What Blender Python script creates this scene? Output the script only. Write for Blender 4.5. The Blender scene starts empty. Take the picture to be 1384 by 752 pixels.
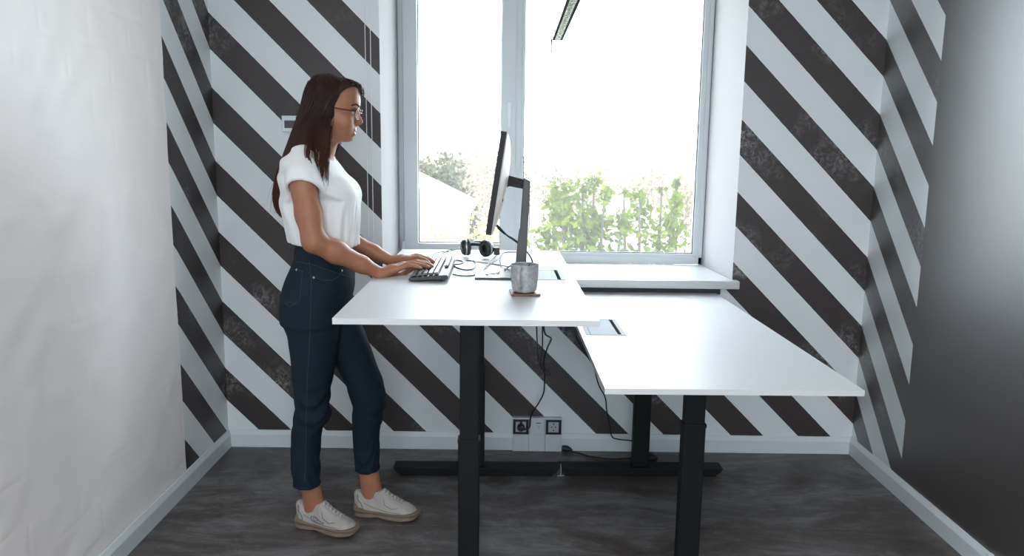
import bpy, bmesh, math, random
import numpy as np
from mathutils import Vector, Matrix, noise
from mathutils.bvhtree import BVHTree
random.seed(7); rng = np.random.default_rng(7)
S = bpy.context.scene
COL = S.collection

# ---------------------------------------------------------------- camera
F_PX, CX, CY, W_PX = 1040.0, 692.0, 376.0, 1384.0
YAW, PITCH, ROLL, CAM_H = -0.0018775, -0.161313, 0.012955, 1.41959
CAM_R = Matrix.Rotation(YAW, 4, 'Z') @ Matrix.Rotation(math.pi/2 + PITCH, 4, 'X') @ Matrix.Rotation(ROLL, 4, 'Z')
cd = bpy.data.cameras.new('camera'); cam = bpy.data.objects.new('camera', cd); COL.objects.link(cam)
cd.sensor_width = 36.0; cd.lens = F_PX*36.0/W_PX; cd.clip_end = 3000; cd.clip_start = 0.05
cam.matrix_world = Matrix.Translation((0, 0, CAM_H)) @ CAM_R
S.camera = cam

# ---------------------------------------------------------------- world, sun, daylight
SKY = 9.6
w = bpy.data.worlds.new('sky'); S.world = w; w.use_nodes = True
nt = w.node_tree; nt.nodes.clear()
wo = nt.nodes.new('ShaderNodeOutputWorld'); bg = nt.nodes.new('ShaderNodeBackground')
bg.inputs['Color'].default_value = (0.78, 0.91, 1.0, 1); bg.inputs['Strength'].default_value = SKY
nt.links.new(bg.outputs[0], wo.inputs[0])
sl = bpy.data.lights.new('sun', 'SUN'); sl.energy = 10.0; sl.angle = math.radians(1.0); sl.color = (1.0, 0.93, 0.82)
sun = bpy.data.objects.new('sun', sl); COL.objects.link(sun)
sun.rotation_euler = (math.radians(46), 0, math.radians(-90))      # high, from the left, along the facade
pl = bpy.data.lights.new('window_daylight', 'AREA'); pl.shape = 'RECTANGLE'; pl.size = 1.6; pl.size_y = 1.66
pl.cycles.is_portal = True
po = bpy.data.objects.new('window_daylight', pl); COL.objects.link(po)
po.location = (0.212, 4.16, 1.68); po.rotation_euler = (math.radians(-90), 0, 0)
pl2 = bpy.data.lights.new('fill_window_portal', 'AREA'); pl2.shape = 'RECTANGLE'; pl2.size = 2.2; pl2.size_y = 1.4; pl2.cycles.is_portal = True  # portal of the added fill window behind the camera
po2 = bpy.data.objects.new('fill_window_portal', pl2); COL.objects.link(po2); po2.location = (.15, -2.95, 1.6); po2.rotation_euler = (math.radians(90), 0, 0)
S.view_settings.view_transform = 'Standard'; S.view_settings.look = 'None'
S.view_settings.exposure = 0.5; S.view_settings.gamma = 1.0; S.view_settings.use_curve_mapping = False

# ---------------------------------------------------------------- measured frame of the room
D, XL, XR, ZC = 3.555, -1.3545, 1.662, 2.80          # back wall, side walls, ceiling
YB = -2.6                                            # wall behind the camera
WY = 4.04                                            # window plane
def at(px, py, y):
    "world point on the plane Y = y seen at a photograph pixel (used as a ruler for measured shapes)"
    d = CAM_R.to_3x3() @ Vector(((px-CX)/F_PX, -(py-CY)/F_PX, -1.0))
    t = y/d.y
    return Vector((d.x*t, y, CAM_H + d.z*t))
def atz(px, py, z):
    d = CAM_R.to_3x3() @ Vector(((px-CX)/F_PX, -(py-CY)/F_PX, -1.0))
    t = (z-CAM_H)/d.z
    return Vector((d.x*t, d.y*t, z))

# ---------------------------------------------------------------- materials
def mat(name, color=(.8, .8, .8), rough=.5, metal=0., spec=.5, **kw):
    m = bpy.data.materials.new(name); m.use_nodes = True
    b = m.node_tree.nodes['Principled BSDF']
    b.inputs['Base Color'].default_value = (*color, 1); b.inputs['Roughness'].default_value = rough
    b.inputs['Metallic'].default_value = metal; b.inputs['Specular IOR Level'].default_value = spec
    for k, v in kw.items(): b.inputs[k.replace('_', ' ')].default_value = v
    return m
class G:
    "tiny node-graph helper"
    def __init__(s, m): s.nt = m.node_tree; s.b = m.node_tree.nodes.get('Principled BSDF')
    def n(s, t, **kw):
        nd = s.nt.nodes.new('ShaderNode'+t)
        for k, v in kw.items():
            if k.startswith('i_'):
                key = k[2:]; key = int(key) if key.isdigit() else key.replace('_', ' ')
                s.set(nd.inputs[key], v)
            else: setattr(nd, k, v)
        return nd
    def set(s, inp, v):
        if isinstance(v, bpy.types.NodeSocket): s.nt.links.new(v, inp)
        elif isinstance(v, bpy.types.Node): s.nt.links.new(v.outputs[0], inp)
        else: inp.default_value = v
    def math(s, op, a, b=0., c=None, clamp=False):
        nd = s.nt.nodes.new('ShaderNodeMath'); nd.operation = op; nd.use_clamp = clamp
        s.set(nd.inputs[0], a); s.set(nd.inputs[1], b)
        if c is not None: s.set(nd.inputs[2], c)
        return nd.outputs[0]
    def mix(s, f, a, b):
        nd = s.nt.nodes.new('ShaderNodeMix'); nd.data_type = 'RGBA'
        s.set(nd.inputs[0], f); s.set(nd.inputs[6], a if not isinstance(a, tuple) else (*a, 1)); s.set(nd.inputs[7], b if not isinstance(b, tuple) else (*b, 1))
        return nd.outputs[2]
    def ramp(s, f, stops):
        nd = s.nt.nodes.new('ShaderNodeValToRGB'); e = nd.color_ramp.elements
        while len(e) < len(stops): e.new(.5)
        for el, (p, c) in zip(e, stops): el.position = p; el.color = (*c, 1) if isinstance(c, tuple) else (c, c, c, 1)
        s.set(nd.inputs[0], f); return nd.outputs[0]
    def noise(s, vec, scale, detail=4., rough=.5, out=0, dist=0.):
        nd = s.nt.nodes.new('ShaderNodeTexNoise'); s.set(nd.inputs['Vector'], vec)
        nd.inputs['Scale'].default_value = scale; nd.inputs['Detail'].default_value = detail
        nd.inputs['Roughness'].default_value = rough; nd.inputs['Distortion'].default_value = dist
        return nd.outputs[out]
    def bump(s, h, strength=.3, dist=.002, normal=None):
        nd = s.nt.nodes.new('ShaderNodeBump'); nd.inputs['Strength'].default_value = strength; nd.inputs['Distance'].default_value = dist
        s.set(nd.inputs['Height'], h)
        if normal is not None: s.set(nd.inputs['Normal'], normal)
        return nd.outputs[0]
    def pos(s):
        return s.nt.nodes.new('ShaderNodeNewGeometry').outputs['Position']
    def objc(s):
        return s.nt.nodes.new('ShaderNodeTexCoord').outputs['Object']
def grain(m, scale, amount=.15, bump=0., dist=.001, stretch=None):
    "slight colour and relief variation so that no surface is perfectly flat"
    g = G(m); v = g.objc()
    if stretch:
        mp = g.n('Mapping', i_Vector=v, i_Scale=stretch); v = mp.outputs[0]
    f = g.noise(v, scale, 5., .6)
    c = tuple(g.b.inputs['Base Color'].default_value)[:3]
    lo = tuple(max(0, x*(1-amount)) for x in c); hi = tuple(min(1, x*(1+amount)) for x in c)
    g.set(g.b.inputs['Base Color'], g.mix(f, lo, hi))
    if bump: g.set(g.b.inputs['Normal'], g.bump(f, bump, dist))
    return m

WHITE_PAINT = (.71, .745, .755)
PERIOD, DARK, PHASE = 0.3262, 0.484, 0.473
def stripe_wall(name, ucoef, uoff, base, zone=None, rough=.5, base_rough=.5, spec=.5):
    """diagonal painted stripes; u runs along the unwrapped wall. zone=(y, base) paints only beyond y."""
    m = mat(name, rough=rough, spec=spec); g = G(m); p = g.pos()
    sx = g.n('SeparateXYZ', i_0=p)
    u = g.math('ADD', g.math('MULTIPLY', sx.outputs[ucoef[0]], ucoef[1]), uoff)
    c = g.math('ADD', g.math('ADD', u, sx.outputs[2]), PHASE)
    jit = g.math('MULTIPLY', g.math('SUBTRACT', g.noise(p, 60., 3.), .5), .003)
    c = g.math('ADD', c, jit)
    fr = g.math('FRACT', g.math('DIVIDE', g.math('ADD', c, PERIOD*40), PERIOD))
    dark = g.math('LESS_THAN', fr, DARK)
    if zone:
        yz, inside_dark = zone
        beyond = g.math('GREATER_THAN', sx.outputs[1], yz)
        if inside_dark: dark = g.math('MAXIMUM', dark, g.math('SUBTRACT', 1., beyond))
        else: dark = g.math('MULTIPLY', dark, beyond)
    # chalky scuffs on the dark paint
    n1 = g.noise(p, 2.6, 2., .5); n2 = g.noise(p, 34., 6., .75, dist=1.2)
    patch = g.ramp(n1, [(0., 0.), (.55, 0.), (.68, 1.), (1., 1.)])
    sc = g.math('MULTIPLY', patch, g.ramp(n2, [(0., 0.), (.46, 0.), (.62, .6), (1., 1.)]))
    fine = g.math('MULTIPLY', g.ramp(g.noise(p, 90., 4., .7), [(0., 0.), (.60, 0.), (.74, .4), (1., .6)]), g.ramp(n1, [(0., 0.), (.45, .3), (1., 1.)]))
    sc = g.math('MAXIMUM', sc, fine)
    dk = g.mix(g.noise(p, 5., 4.), (.030, .0215, .0215), (.043, .032, .031))
    if zone and zone[1]: sc = g.math('MULTIPLY', sc, beyond)
    dk = g.mix(sc, dk, (.36, .35, .35))
    wt = g.mix(g.noise(p, 3., 4.), tuple(x*.95 for x in base), base)
    if zone and not zone[1]: wt = g.mix(beyond, wt, (.78, .80, .805))
    g.set(g.b.inputs['Base Color'], g.mix(dark, wt, dk))
    h = g.math('ADD', g.noise(p, 130., 3.), g.math('MULTIPLY', g.noise(p, 9., 3.), .8))
    g.set(g.b.inputs['Normal'], g.bump(h, .25, .0015))
    return m
WHITE_PAINT_ = (.72, .76, .775)
M = {}
M['wall_back'] = stripe_wall('striped_paint_back', (0, 1.), 0., WHITE_PAINT)
M['wall_left'] = stripe_wall('striped_paint_left', (1, 1.), XL-D, (.94, .885, .865), zone=(3.072, False), rough=.45)
M['wall_right'] = stripe_wall('striped_paint_right', (1, -1.), XR+D, WHITE_PAINT, zone=(3.086, True), rough=.42, spec=1.)
M['wall_right'].node_tree.nodes['Principled BSDF'].inputs['Coat Weight'].default_value = .8; M['wall_right'].node_tree.nodes['Principled BSDF'].inputs['Coat Roughness'].default_value = .42; M['wall_right'].node_tree.nodes['Principled BSDF'].inputs['Coat IOR'].default_value = 1.6
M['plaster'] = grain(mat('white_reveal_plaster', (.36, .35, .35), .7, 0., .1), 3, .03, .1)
M['ceiling'] = grain(mat('ceiling_paint', (.80, .80, .80), .8), 5, .02, .1)
M['dim_wall'] = grain(mat('grey_wall_paint', (.42, .43, .45), .7), 3, .04, .1)
M['upvc'] = grain(mat('white_window_plastic', (.55, .585, .60), .35), 12, .02)
M['gasket'] = mat('window_gasket', (.03, .03, .035), .6)
M['sill'] = grain(mat('white_sill_laminate', (.60, .61, .615), .25), 8, .03)
M['base'] = grain(mat('white_baseboard', (.62, .66, .68), .4), 20, .05, .05, stretch=(1, 1, 1))
M['black'] = grain(mat('black_powder_coat', (.004, .006, .0065), .55, 0., .25), 400, .2, .15, .0003)
M['edge'] = mat('tabletop_edge_band', (.62, .62, .62), .4)
def laminate():
    m = mat('white_wood_laminate', rough=.42, spec=.4); g = G(m); v = g.objc()
    mp = g.n('Mapping', i_Vector=v, i_Scale=(1.2, 12., 1.))
    f = g.noise(mp.outputs[0], 6., 6., .65, dist=.6)
    f2 = g.noise(mp.outputs[0], 30., 4., .6)
    g.set(g.b.inputs['Base Color'], g.mix(g.math('MULTIPLY', g.math('ADD', f, f2), .5), (.50, .505, .51), (.64, .645, .65)))
    g.set(g.b.inputs['Roughness'], g.math('ADD', g.math('MULTIPLY', f, .2), .32))
    g.set(g.b.inputs['Normal'], g.bump(f2, .12, .0006))
    return m
M['laminate'] = laminate()
def plank_mat():
    m = mat('grey_floor_planks', rough=.45, spec=.5); g = G(m); p = g.pos()
    mp = g.n('Mapping', i_Vector=p, i_Scale=(1., 2.3, 1.))
    a = g.noise(mp.outputs[0], 1.7, 8., .72, dist=.9); b = g.noise(mp.outputs[0], 9., 8., .75, dist=.5); c = g.noise(p, 120., 3., .7)
    f = g.math('ADD', g.math('MULTIPLY', a, .62), g.math('MULTIPLY', b, .38))
    col = g.ramp(f, [(0., (.026, .019, .016)), (.40, (.042, .032, .029)), (.49, (.076, .066, .063)), (.58, (.155, .152, .157)), (1., (.23, .235, .245))])
    col = g.mix(g.math('MULTIPLY', g.ramp(c, [(0., 0.), (.55, 0.), (.75, 1.), (1., 1.)]), .25), col, (.30, .28, .27))
    g.set(g.b.inputs['Base Color'], col)
    g.set(g.b.inputs['Roughness'], g.math('ADD', g.math('MULTIPLY', b, .3), .24))
    g.set(g.b.inputs['Normal'], g.bump(g.math('ADD', b, c), .18, .0012))
    return m
M['plank'] = plank_mat()
def glass_mat():
    m = bpy.data.materials.new('veiled_window_glass'); m.use_nodes = True; nt = m.node_tree; nt.nodes.clear(); g = G(m)
    o = g.n('OutputMaterial'); tr = g.n('BsdfTransparent'); gl = g.n('BsdfGlossy'); gl.inputs['Roughness'].default_value = .02
    tl = g.n('BsdfTranslucent'); tl.inputs['Color'].default_value = (.9, .88, .86, 1)
    lw = g.n('LayerWeight'); lw.inputs['Blend'].default_value = .15
    mx = g.n('MixShader'); g.set(mx.inputs[0], g.math('MULTIPLY', lw.outputs['Fresnel'], .6)); nt.links.new(tr.outputs[0], mx.inputs[1]); nt.links.new(gl.outputs[0], mx.inputs[2])
    p = g.pos(); veil = g.math('ADD', .016, g.math('MULTIPLY', g.noise(p, 14., 6., .7), .02))  # translucent share mimics haze and glare over the view outside
    m2 = g.n('MixShader'); g.set(m2.inputs[0], veil); nt.links.new(mx.outputs[0], m2.inputs[1]); nt.links.new(tl.outputs[0], m2.inputs[2])
    nt.links.new(m2.outputs[0], o.inputs['Surface']); return m
M['glass'] = glass_mat()

# ---------------------------------------------------------------- mesh helpers
def link(name, me, material=None, parent=None, smooth=False, loc=None):
    o = bpy.data.objects.new(name, me); COL.objects.link(o)
    if material is not None:
        for mm in (material if isinstance(material, (list, tuple)) else [material]): me.materials.append(mm)
    if smooth: me.shade_smooth()
    if parent: o.parent = parent
    if loc: o.location = loc
    return o
class MB:
    def __init__(s): s.bm = bmesh.new()
    def _merge(s, b, mi=0):
        me = bpy.data.meshes.new('t'); 
        for f in b.faces: f.material_index = mi
        b.to_mesh(me); b.free(); s.bm.from_mesh(me); bpy.data.meshes.remove(me); return s
    def box(s, x0, x1, y0, y1, z0, z1, bev=0., mi=0, seg=2, mtx=None):
        b = bmesh.new(); bmesh.ops.create_cube(b, size=1.)
        bmesh.ops.scale(b, vec=(x1-x0, y1-y0, z1-z0), verts=b.verts)
        bmesh.ops.translate(b, vec=((x0+x1)/2, (y0+y1)/2, (z0+z1)/2), verts=b.verts)
        if bev: bmesh.ops.bevel(b, geom=b.edges, offset=bev, segments=seg, affect='EDGES', profile=.5)
        if mtx: bmesh.ops.transform(b, matrix=mtx, verts=b.verts)
        return s._merge(b, mi)
    def prism(s, pts, z0, z1, axis='z', mi=0, bev=0., mtx=None):
        b = bmesh.new()
        f = {'z': lambda p, t: (p[0], p[1], t), 'y': lambda p, t: (p[0], t, p[1]), 'x': lambda p, t: (t, p[0], p[1])}[axis]
        a = [b.verts.new(f(p, z0)) for p in pts]; c = [b.verts.new(f(p, z1)) for p in pts]; n = len(pts)
        b.faces.new(a); b.faces.new(c[::-1])
        for i in range(n): b.faces.new((a[i], c[i], c[(i+1) % n], a[(i+1) % n]))
        bmesh.ops.recalc_face_normals(b, faces=b.faces)
        if bev: bmesh.ops.bevel(b, geom=b.edges, offset=bev, segments=2, affect='EDGES', profile=.5)
        if mtx: bmesh.ops.transform(b, matrix=mtx, verts=b.verts)
        return s._merge(b, mi)
    def tube(s, pts, r, n=8, mi=0, caps=True):
        pts = [Vector(p) for p in pts]; rs = r if isinstance(r, (list, tuple)) else [r]*len(pts)
        b = bmesh.new(); rings = []; up = None
        for i, p in enumerate(pts):
            t = (pts[min(i+1, len(pts)-1)]-pts[max(i-1, 0)]).normalized()
            if up is None: up = t.orthogonal().normalized()
            up = (up - t*up.dot(t)); up = up.normalized() if up.length > 1e-6 else t.orthogonal().normalized()
            sd = t.cross(up)
            rings.append([b.verts.new(p+(up*math.cos(a)+sd*math.sin(a))*rs[i]) for a in [2*math.pi*k/n for k in range(n)]])
        for i in range(len(rings)-1):
            for k in range(n): b.faces.new((rings[i][k], rings[i][(k+1) % n], rings[i+1][(k+1) % n], rings[i+1][k]))
        if caps: b.faces.new(rings[0][::-1]); b.faces.new(rings[-1])
        return s._merge(b, mi)
    def lathe(s, prof, n=32, mtx=None, mi=0):
        "prof: (radius, height) list around z"
        b = bmesh.new(); rings = []
        for r, z in prof:
            if r < 1e-6: rings.append([b.verts.new((0, 0, z))])
            else: rings.append([b.verts.new((r*math.cos(2*math.pi*k/n), r*math.sin(2*math.pi*k/n), z)) for k in range(n)])
        for i in range(len(rings)-1):
            A, B_ = rings[i], rings[i+1]
            for k in range(n):
                k2 = (k+1) % n
                q = [A[k % len(A)], A[k2 % len(A)], B_[k2 % len(B_)], B_[k % len(B_)]]
                q = list(dict.fromkeys(q))
                if len(q) > 2: b.faces.new(q)
        bmesh.ops.recalc_face_normals(b, faces=b.faces)
        if mtx: bmesh.ops.transform(b, matrix=mtx, verts=b.verts)
        return s._merge(b, mi)
    def build(s, name, material=None, parent=None, smooth=False):
        me = bpy.data.meshes.new(name); s.bm.to_mesh(me); s.bm.free()
        o = link(name, me, material, parent, smooth)
        if smooth: smooth_by_angle(me)
        return o
def smooth_by_angle(me, ang=35):
    me.shade_smooth()
    bm = bmesh.new(); bm.from_mesh(me)
    for e in bm.edges:
        if len(e.link_faces) == 2 and e.calc_face_angle(0) > math.radians(ang): e.smooth = False
    bm.to_mesh(me); bm.free()
def thing(name, label, cat, loc=(0, 0, 0), rz=0., group=None):
    o = bpy.data.objects.new(name, None); COL.objects.link(o); o.location = loc; o.rotation_euler = (0, 0, rz)
    o.empty_display_size = .1
    return tag(o, label, cat, group)
def tag(o, label, cat, group=None, kind=None):
    o['label'] = label; o['category'] = cat
    if group: o['group'] = group
    if kind: o['kind'] = kind
    return o
def struct(o): o['kind'] = 'structure'; return o
def smooth_path(pts, sub=6):
    pts = [Vector(p) for p in pts]; out = []
    P = [pts[0]]+pts+[pts[-1]]
    for i in range(1, len(P)-2):
        p0, p1, p2, p3 = P[i-1:i+3]
        for k in range(sub):
            t = k/sub
            out.append(.5*((2*p1)+(p2-p0)*t+(2*p0-5*p1+4*p2-p3)*t*t+(3*p1-p0-3*p2+p3)*t**3))
    out.append(pts[-1]); return out

# ================================================================ THE ROOM
def build_room():
    T = .7
    # back wall with the window opening; the reveal faces carry plain plaster
    WX0, WX1, ZS, ZT = -.598, 1.038, .807, 2.5
    b = MB()
    b.prism([(XL-T, D), (WX0, D), (WX0+.012, WY+.08), (WX0-.02, WY+.2), (XL-T, WY+.2)], 0, ZC)
    b.prism([(WX1, D), (XR+T, D), (XR+T, WY+.2), (WX1+.02, WY+.2), (WX1-.028, WY+.08)], 0, ZC)
    b.box(WX0, WX1, D, WY+.2, 0, ZS); b.box(WX0, WX1, D, WY+.2, ZT, ZC)
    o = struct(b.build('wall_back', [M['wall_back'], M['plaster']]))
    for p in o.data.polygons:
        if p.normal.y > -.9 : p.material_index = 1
    # left wall: painted-over masonry, real shallow relief in front of the striped zone
    ys = np.concatenate([np.linspace(YB, 1.3, 50)[:-1], np.linspace(1.3, 3.12, 250)[:-1], np.linspace(3.12, D, 10)]); ny, nz = len(ys), 360; zs = np.linspace(0, ZC, nz)
    Y, Z = np.meshgrid(ys, zs, indexing='ij')
    bw, bh = .255, .125
    def nz3(y, z, s, o=0): return np.array([noise.noise((a*s+o, b_*s, .3)) for a, b_ in zip(y.ravel(), z.ravel())]).reshape(y.shape)
    nA = nz3(Y, Z, 3.1); nB = nz3(Y, Z, 1.2, 9.); nC = nz3(Y, Z, 11., 4.)
    z2 = Z + nA*.016 + nC*.006; y2 = Y + nC*.014 + nA*.012
    row = np.floor(z2/bh); yy = y2/bw + (row % 2)*.5
    dz_ = np.minimum(z2/bh-row, 1-(z2/bh-row))*bh; fy = yy-np.floor(yy); dy_ = np.minimum(fy, 1-fy)*bw
    joint = np.minimum(dz_, dy_)
    vis = np.clip(.16+nB*.45+nC*.75, 0.03, .55)
    X = XL + (1-np.exp(-(joint/.009)**2))*.0030*vis - .003 + nA*.0022 + nC*.0016 + nB*.0025
    fade = np.clip((3.10-Y)/.05, 0, 1); X = XL-.0005 + (X-XL)*fade
    v = np.stack([X, Y, Z], -1).reshape(-1, 3)
    i = np.arange(ny-1)[:, None]*nz+np.arange(nz-1)[None]; q = np.stack([i, i+nz, i+nz+1, i+1], -1).reshape(-1, 4)
    me = bpy.data.meshes.new('wall_left'); me.from_pydata(v.tolist(), [], q[:, ::-1].tolist()); me.update()
    bm = bmesh.new(); bm.from_mesh(me)
    r = bmesh.ops.create_cube(bm, size=1.)['verts']
    bmesh.ops.scale(bm, vec=(.5, D-YB+.5, ZC), verts=r); bmesh.ops.translate(bm, vec=(XL-.26, (D+YB)/2, ZC/2), verts=r)
    bm.to_mesh(me); bm.free()
    o = struct(link('wall_left', me, M['wall_left'], smooth=False)); smooth_by_angle(me, 60)
    struct(MB().box(XR, XR+.5, YB-.3, D+.1, 0, ZC).build('wall_right', M['wall_right']))
    wf = MB(); a0, a1, c0, c1 = -.95, 1.25, .9, 2.3
    wf.box(XL-.5, a0, YB-.3, YB, 0, ZC).box(a1, XR+.5, YB-.3, YB, 0, ZC).box(a0, a1, YB-.3, YB, 0, c0).box(a0, a1, YB-.3, YB, c1, ZC)
    struct(wf.build('wall_front', M['dim_wall']))
    w2 = MB(); 
    for x0, x1, z0, z1 in ((a0, a0+.06, c0, c1), (a1-.06, a1, c0, c1), (a0, a1, c0, c0+.06), (a0, a1, c1-.06, c1), (.12, .18, c0, c1)): w2.box(x0, x1, YB-.22, YB-.15, z0, z1, .003)
    w2 = struct(w2.build('fill_window', M['upvc']))  # window and its opening added behind the camera to bring in fill light
    MB().box(a0+.05, a1-.05, YB-.19, YB-.185, c0+.05, c1-.05).build('pane', M['glass'], w2)
    struct(MB().box(XL-.6, XR+.6, YB-.3, WY+.2, ZC, ZC+.3).build('ceiling', M['ceiling']))
    fl = struct(MB().box(XL-.5, XR+.5, YB-.3, WY+.2, -.30, -.012).build('floor', mat('floor_underlay', (.03, .03, .03), .9)))
    y = D; k = 0
    while y > YB:
        y0 = y-.787
        cuts = [XL, XR] if k % 2 == 0 else [XL, XR]
        for a, c in zip(cuts[:-1], cuts[1:]):
            MB().box(a+.0006, c-.0006, y0+.0009, y-.0009, -.012, 0, .0012, seg=1).build('plank', M['plank'], fl)
        y = y0; k += 1
    # baseboards
    prof = [(0, 0), (.016, 0), (.016, .062), (.006, .083), (0, .083)]
    struct(MB().prism([(D-a, z) for a, z in prof], XL, XR, 'x').build('baseboard_back', M['base']))
    struct(MB().prism([(XL+a, z) for a, z in prof], YB, D-.0005, 'y').build('baseboard_left', M['base']))
    b = MB().prism([(XR-a, z) for a, z in prof], 2.447, D-.0005, 'y').prism([(XR-a, z) for a, z in prof], YB, 2.4455, 'y')
    struct(b.build('baseboard_right', M['base']))
    struct(MB().prism([(2.439, 0), (2.454, 0), (2.454, .086), (2.439, .086)], XR-.019, XR, 'x').build('trim_1', M['base']))
    struct(MB().box(-.590, .985, 3.5520, 3.5546, .776, .8083).build('gap_shade_strip', M['gasket']))  # black strip on the wall, paints the shaded gap between sill and desk
    # window
    wn = MB()
    y0, y1 = WY, WY+.075; X0, X1, Z0, Z1 = -.588, 1.012, .847, 2.498
    wn.box(X0, X0+.035, y0, y1, Z0, Z1, .003); wn.box(X1-.022, X1, y0, y1, Z0, Z1, .003)
    wn.box(X0, X1, y0, y1, Z0, Z0+.040, .003); wn.box(X0, X1, y0, y1, Z1-.05, Z1, .003)
    wn.box(.013, .045, y0, y1, Z0, Z1, .003)
    win = struct(wn.build('window_1', M['upvc']))
    def ring(x0, x1, z0, z1, gx0, gx1, gz0, gz1, ya, yb, name, m, bev=.004):
        b = MB()
        b.box(x0, gx0, ya, yb, z0, z1, bev); b.box(gx1, x1, ya, yb, z0, z1, bev)
        b.box(gx0-.004, gx1+.004, ya+.0004, yb, z0, gz0, bev); b.box(gx0-.004, gx1+.004, ya+.0004, yb, gz1, z1, bev)
        return b.build(name, m, win)
    s1 = ring(-.562, .017, .884, 2.462, -.488, -.058, .9455, 2.40, y0-.018, y1-.012, 'opening_sash', M['upvc'])
    s2 = ring(.040, .995, .880, 2.462, .058, .963, .903, 2.44, y0+.008, y1-.012, 'fixed_frame', M['upvc'])
    def gask(x0, x1, z0, z1, ya, par):
        b = MB(); t = .004
        b.box(x0-.001, x0+t, ya, ya+.01, z0, z1); b.box(x1-t, x1+.001, ya, ya+.01, z0, z1); b.box(x0, x1, ya, ya+.01, z0-.001, z0+t); b.box(x0, x1, ya, ya+.01, z1-t, z1+.001)
        b.build('gasket', M['gasket'], par)
    gask(-.488, -.058, .9455, 2.40, y0+.012, s1); gask(.058, .963, .903, 2.44, y0+.016, s2)
    MB().box(-.49, -.056, y0+.026, y0+.030, .943, 2.402).build('pane', M['glass'], s1)
    MB().box(.056, .965, y0+.030, y0+.034, .901, 2.442).build('pane', M['glass'], s2)
    # hinge covers on the far left of the sash
    MB().box(-.575, -.560, y0-.022, y0-.002, .885, .955, .003).build('hinge', M['upvc'], s1)
    hd = MB().box(-.030, -.006, y0-.026, y0-.017, 1.60, 1.675, .004)
    hd.box(-.025, -.011, y0-.052, y0-.024, 1.645, 1.668, .004)
    hd.prism([(-.028, 1.675), (-.009, 1.675), (-.012, 1.545), (-.024, 1.545)], y0-.060, y0-.046, 'y', bev=.003)
    hd.build('handle', mat('window_handle_plastic', (.72, .75, .77), .25), s1, True)
    sb = MB().prism([(-.640, 3.503), (1.060, 3.503), (1.060, 3.553), (1.036, 3.553), (1.010, WY-.001), (-.588, WY-.001), (-.596, 3.553), (-.640, 3.553)], .8085, .847, bev=.005)
    struct(sb.build('trim_2', M['sill'], None, True))
build_room()

# ================================================================ DESKS
TH = .01456
def desk(name, x, y, ztop, label, raised):
    t = thing(name, label, 'desk', (x, y, 0), TH, 'height-adjustable desks side by side')
    Wd, Ld, th = .720, 1.497, .0165
    # tabletop with a real cutout for the cable tray
    gx0, gx1 = (.545, .680) if raised else (.022, .157)
    gy0, gy1 = (.668, .905) if raised else (.632, .888)
    b = MB(); z0 = ztop-th
    for (a, c, e, f) in ((0, gx0, 0, Ld), (gx1, Wd, 0, Ld), (gx0, gx1, 0, gy0), (gx0, gx1, gy1, Ld)):
        b.box(a, c, e, f, z0, ztop)
    bmesh.ops.remove_doubles(b.bm, verts=b.bm.verts, dist=1e-5)
    top = b.build('tabletop', [M['laminate'], M['edge']], t)
    for p in top.data.polygons:
        if abs(p.normal.z) < .5: p.material_index = 1
    # cable tray set into the top
    al = mat('brushed_tray_metal', (.13, .15, .165), .6, 0., .3)
    g = MB(); e = .012; zt = ztop+.0015
    g.box(gx0-.004, gx0+e, gy0-.004, gy1+.004, ztop-.03, zt, .0006); g.box(gx1-e, gx1+.004, gy0-.004, gy1+.004, ztop-.03, zt, .0006)
    g.box(gx0+e, gx1-e, gy0-.004, gy0+.005, ztop-.03, zt-.0002); g.box(gx0+e, gx1-e, gy1-.005, gy1+.004, ztop-.03, zt-.0002)
    cg = g.build('cable_tray', al, t)
    MB().box(gx0+e+.001, gx1-e-.012, gy0+.006, gy1-.006, ztop-.006, ztop+.0008, .001).build('lid', al, cg)
    MB().box(gx0+e, gx1-e, gy0+.005, gy1-.005, ztop-.034, ztop-.028).build('tray_bottom', M['black'], cg)
    # steel frame
    lx = Wd/2-.012 if not raised else Wd/2-.006
    lv = (.372, 1.245)
    f = MB(); zb = z0-.001
    f.box(lx-.03, lx+.03, lv[0]-.02, lv[1]+.02, zb-.045, zb-.006, .003)
    for v in lv: f.box(.06, Wd-.06, v-.03, v+.03, zb-.006, zb, .001); f.box(.10, Wd-.10, v-.018, v+.018, zb-.03, zb-.006, .002)
    f.build('crossbeam', M['black'], t)
    for i, v in enumerate(lv):
        # telescopic column and foot
        ft = MB()
        ft.prism([(-.368, .038), (.368, .038), (.360, .022), (.338, .006), (.338, 0), (-.338, 0), (-.338, .006), (-.360, .022)], v-.038, v+.038, 'y', bev=.002, mtx=Matrix.Translation((lx, 0, 0)))
        fo = ft.build('foot', M['black'], t)
        for sx in (-.325, .325):
            MB().lathe([(0, .0), (.013, .0), (.013, .004), (0, .004)], 12, Matrix.Translation((lx+sx*1.07, v, -.0))).build('levelling_pad', M['gasket'], fo)
        zsl = .50 if raised else .555
        w1 = .033 if raised else .035
        col = MB().box(lx-w1-.002, lx+w1+.002, v-.022, v+.022, .036, zsl, .004).build('lower_column', M['black'], t)
        MB().box(lx-w1-.0035, lx+w1+.0035, v-.0235, v+.0235, zsl-.012, zsl, .001).build('collar', M['black'], col)
        w2 = .030 if raised else .0335
        MB().box(lx-w2, lx+w2, v-.019, v+.019, zsl-.02, zb-.028, .003).build('upper_column', M['black'], t)
    # up / down control under the front edge
    MB().box(.05, .13, .015, .045, z0-.018, z0-.0005, .002).build('control_panel', M['black'], t) if False else None
    return t
LZ, RZ = .9750, .7836
LX, LY, RX, RY = -.4776, 2.0206, .2627, 2.0374
desk('standing_desk', LX, LY, LZ, 'taller white standing desk on black legs with monitor and keyboard on it', True)
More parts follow.
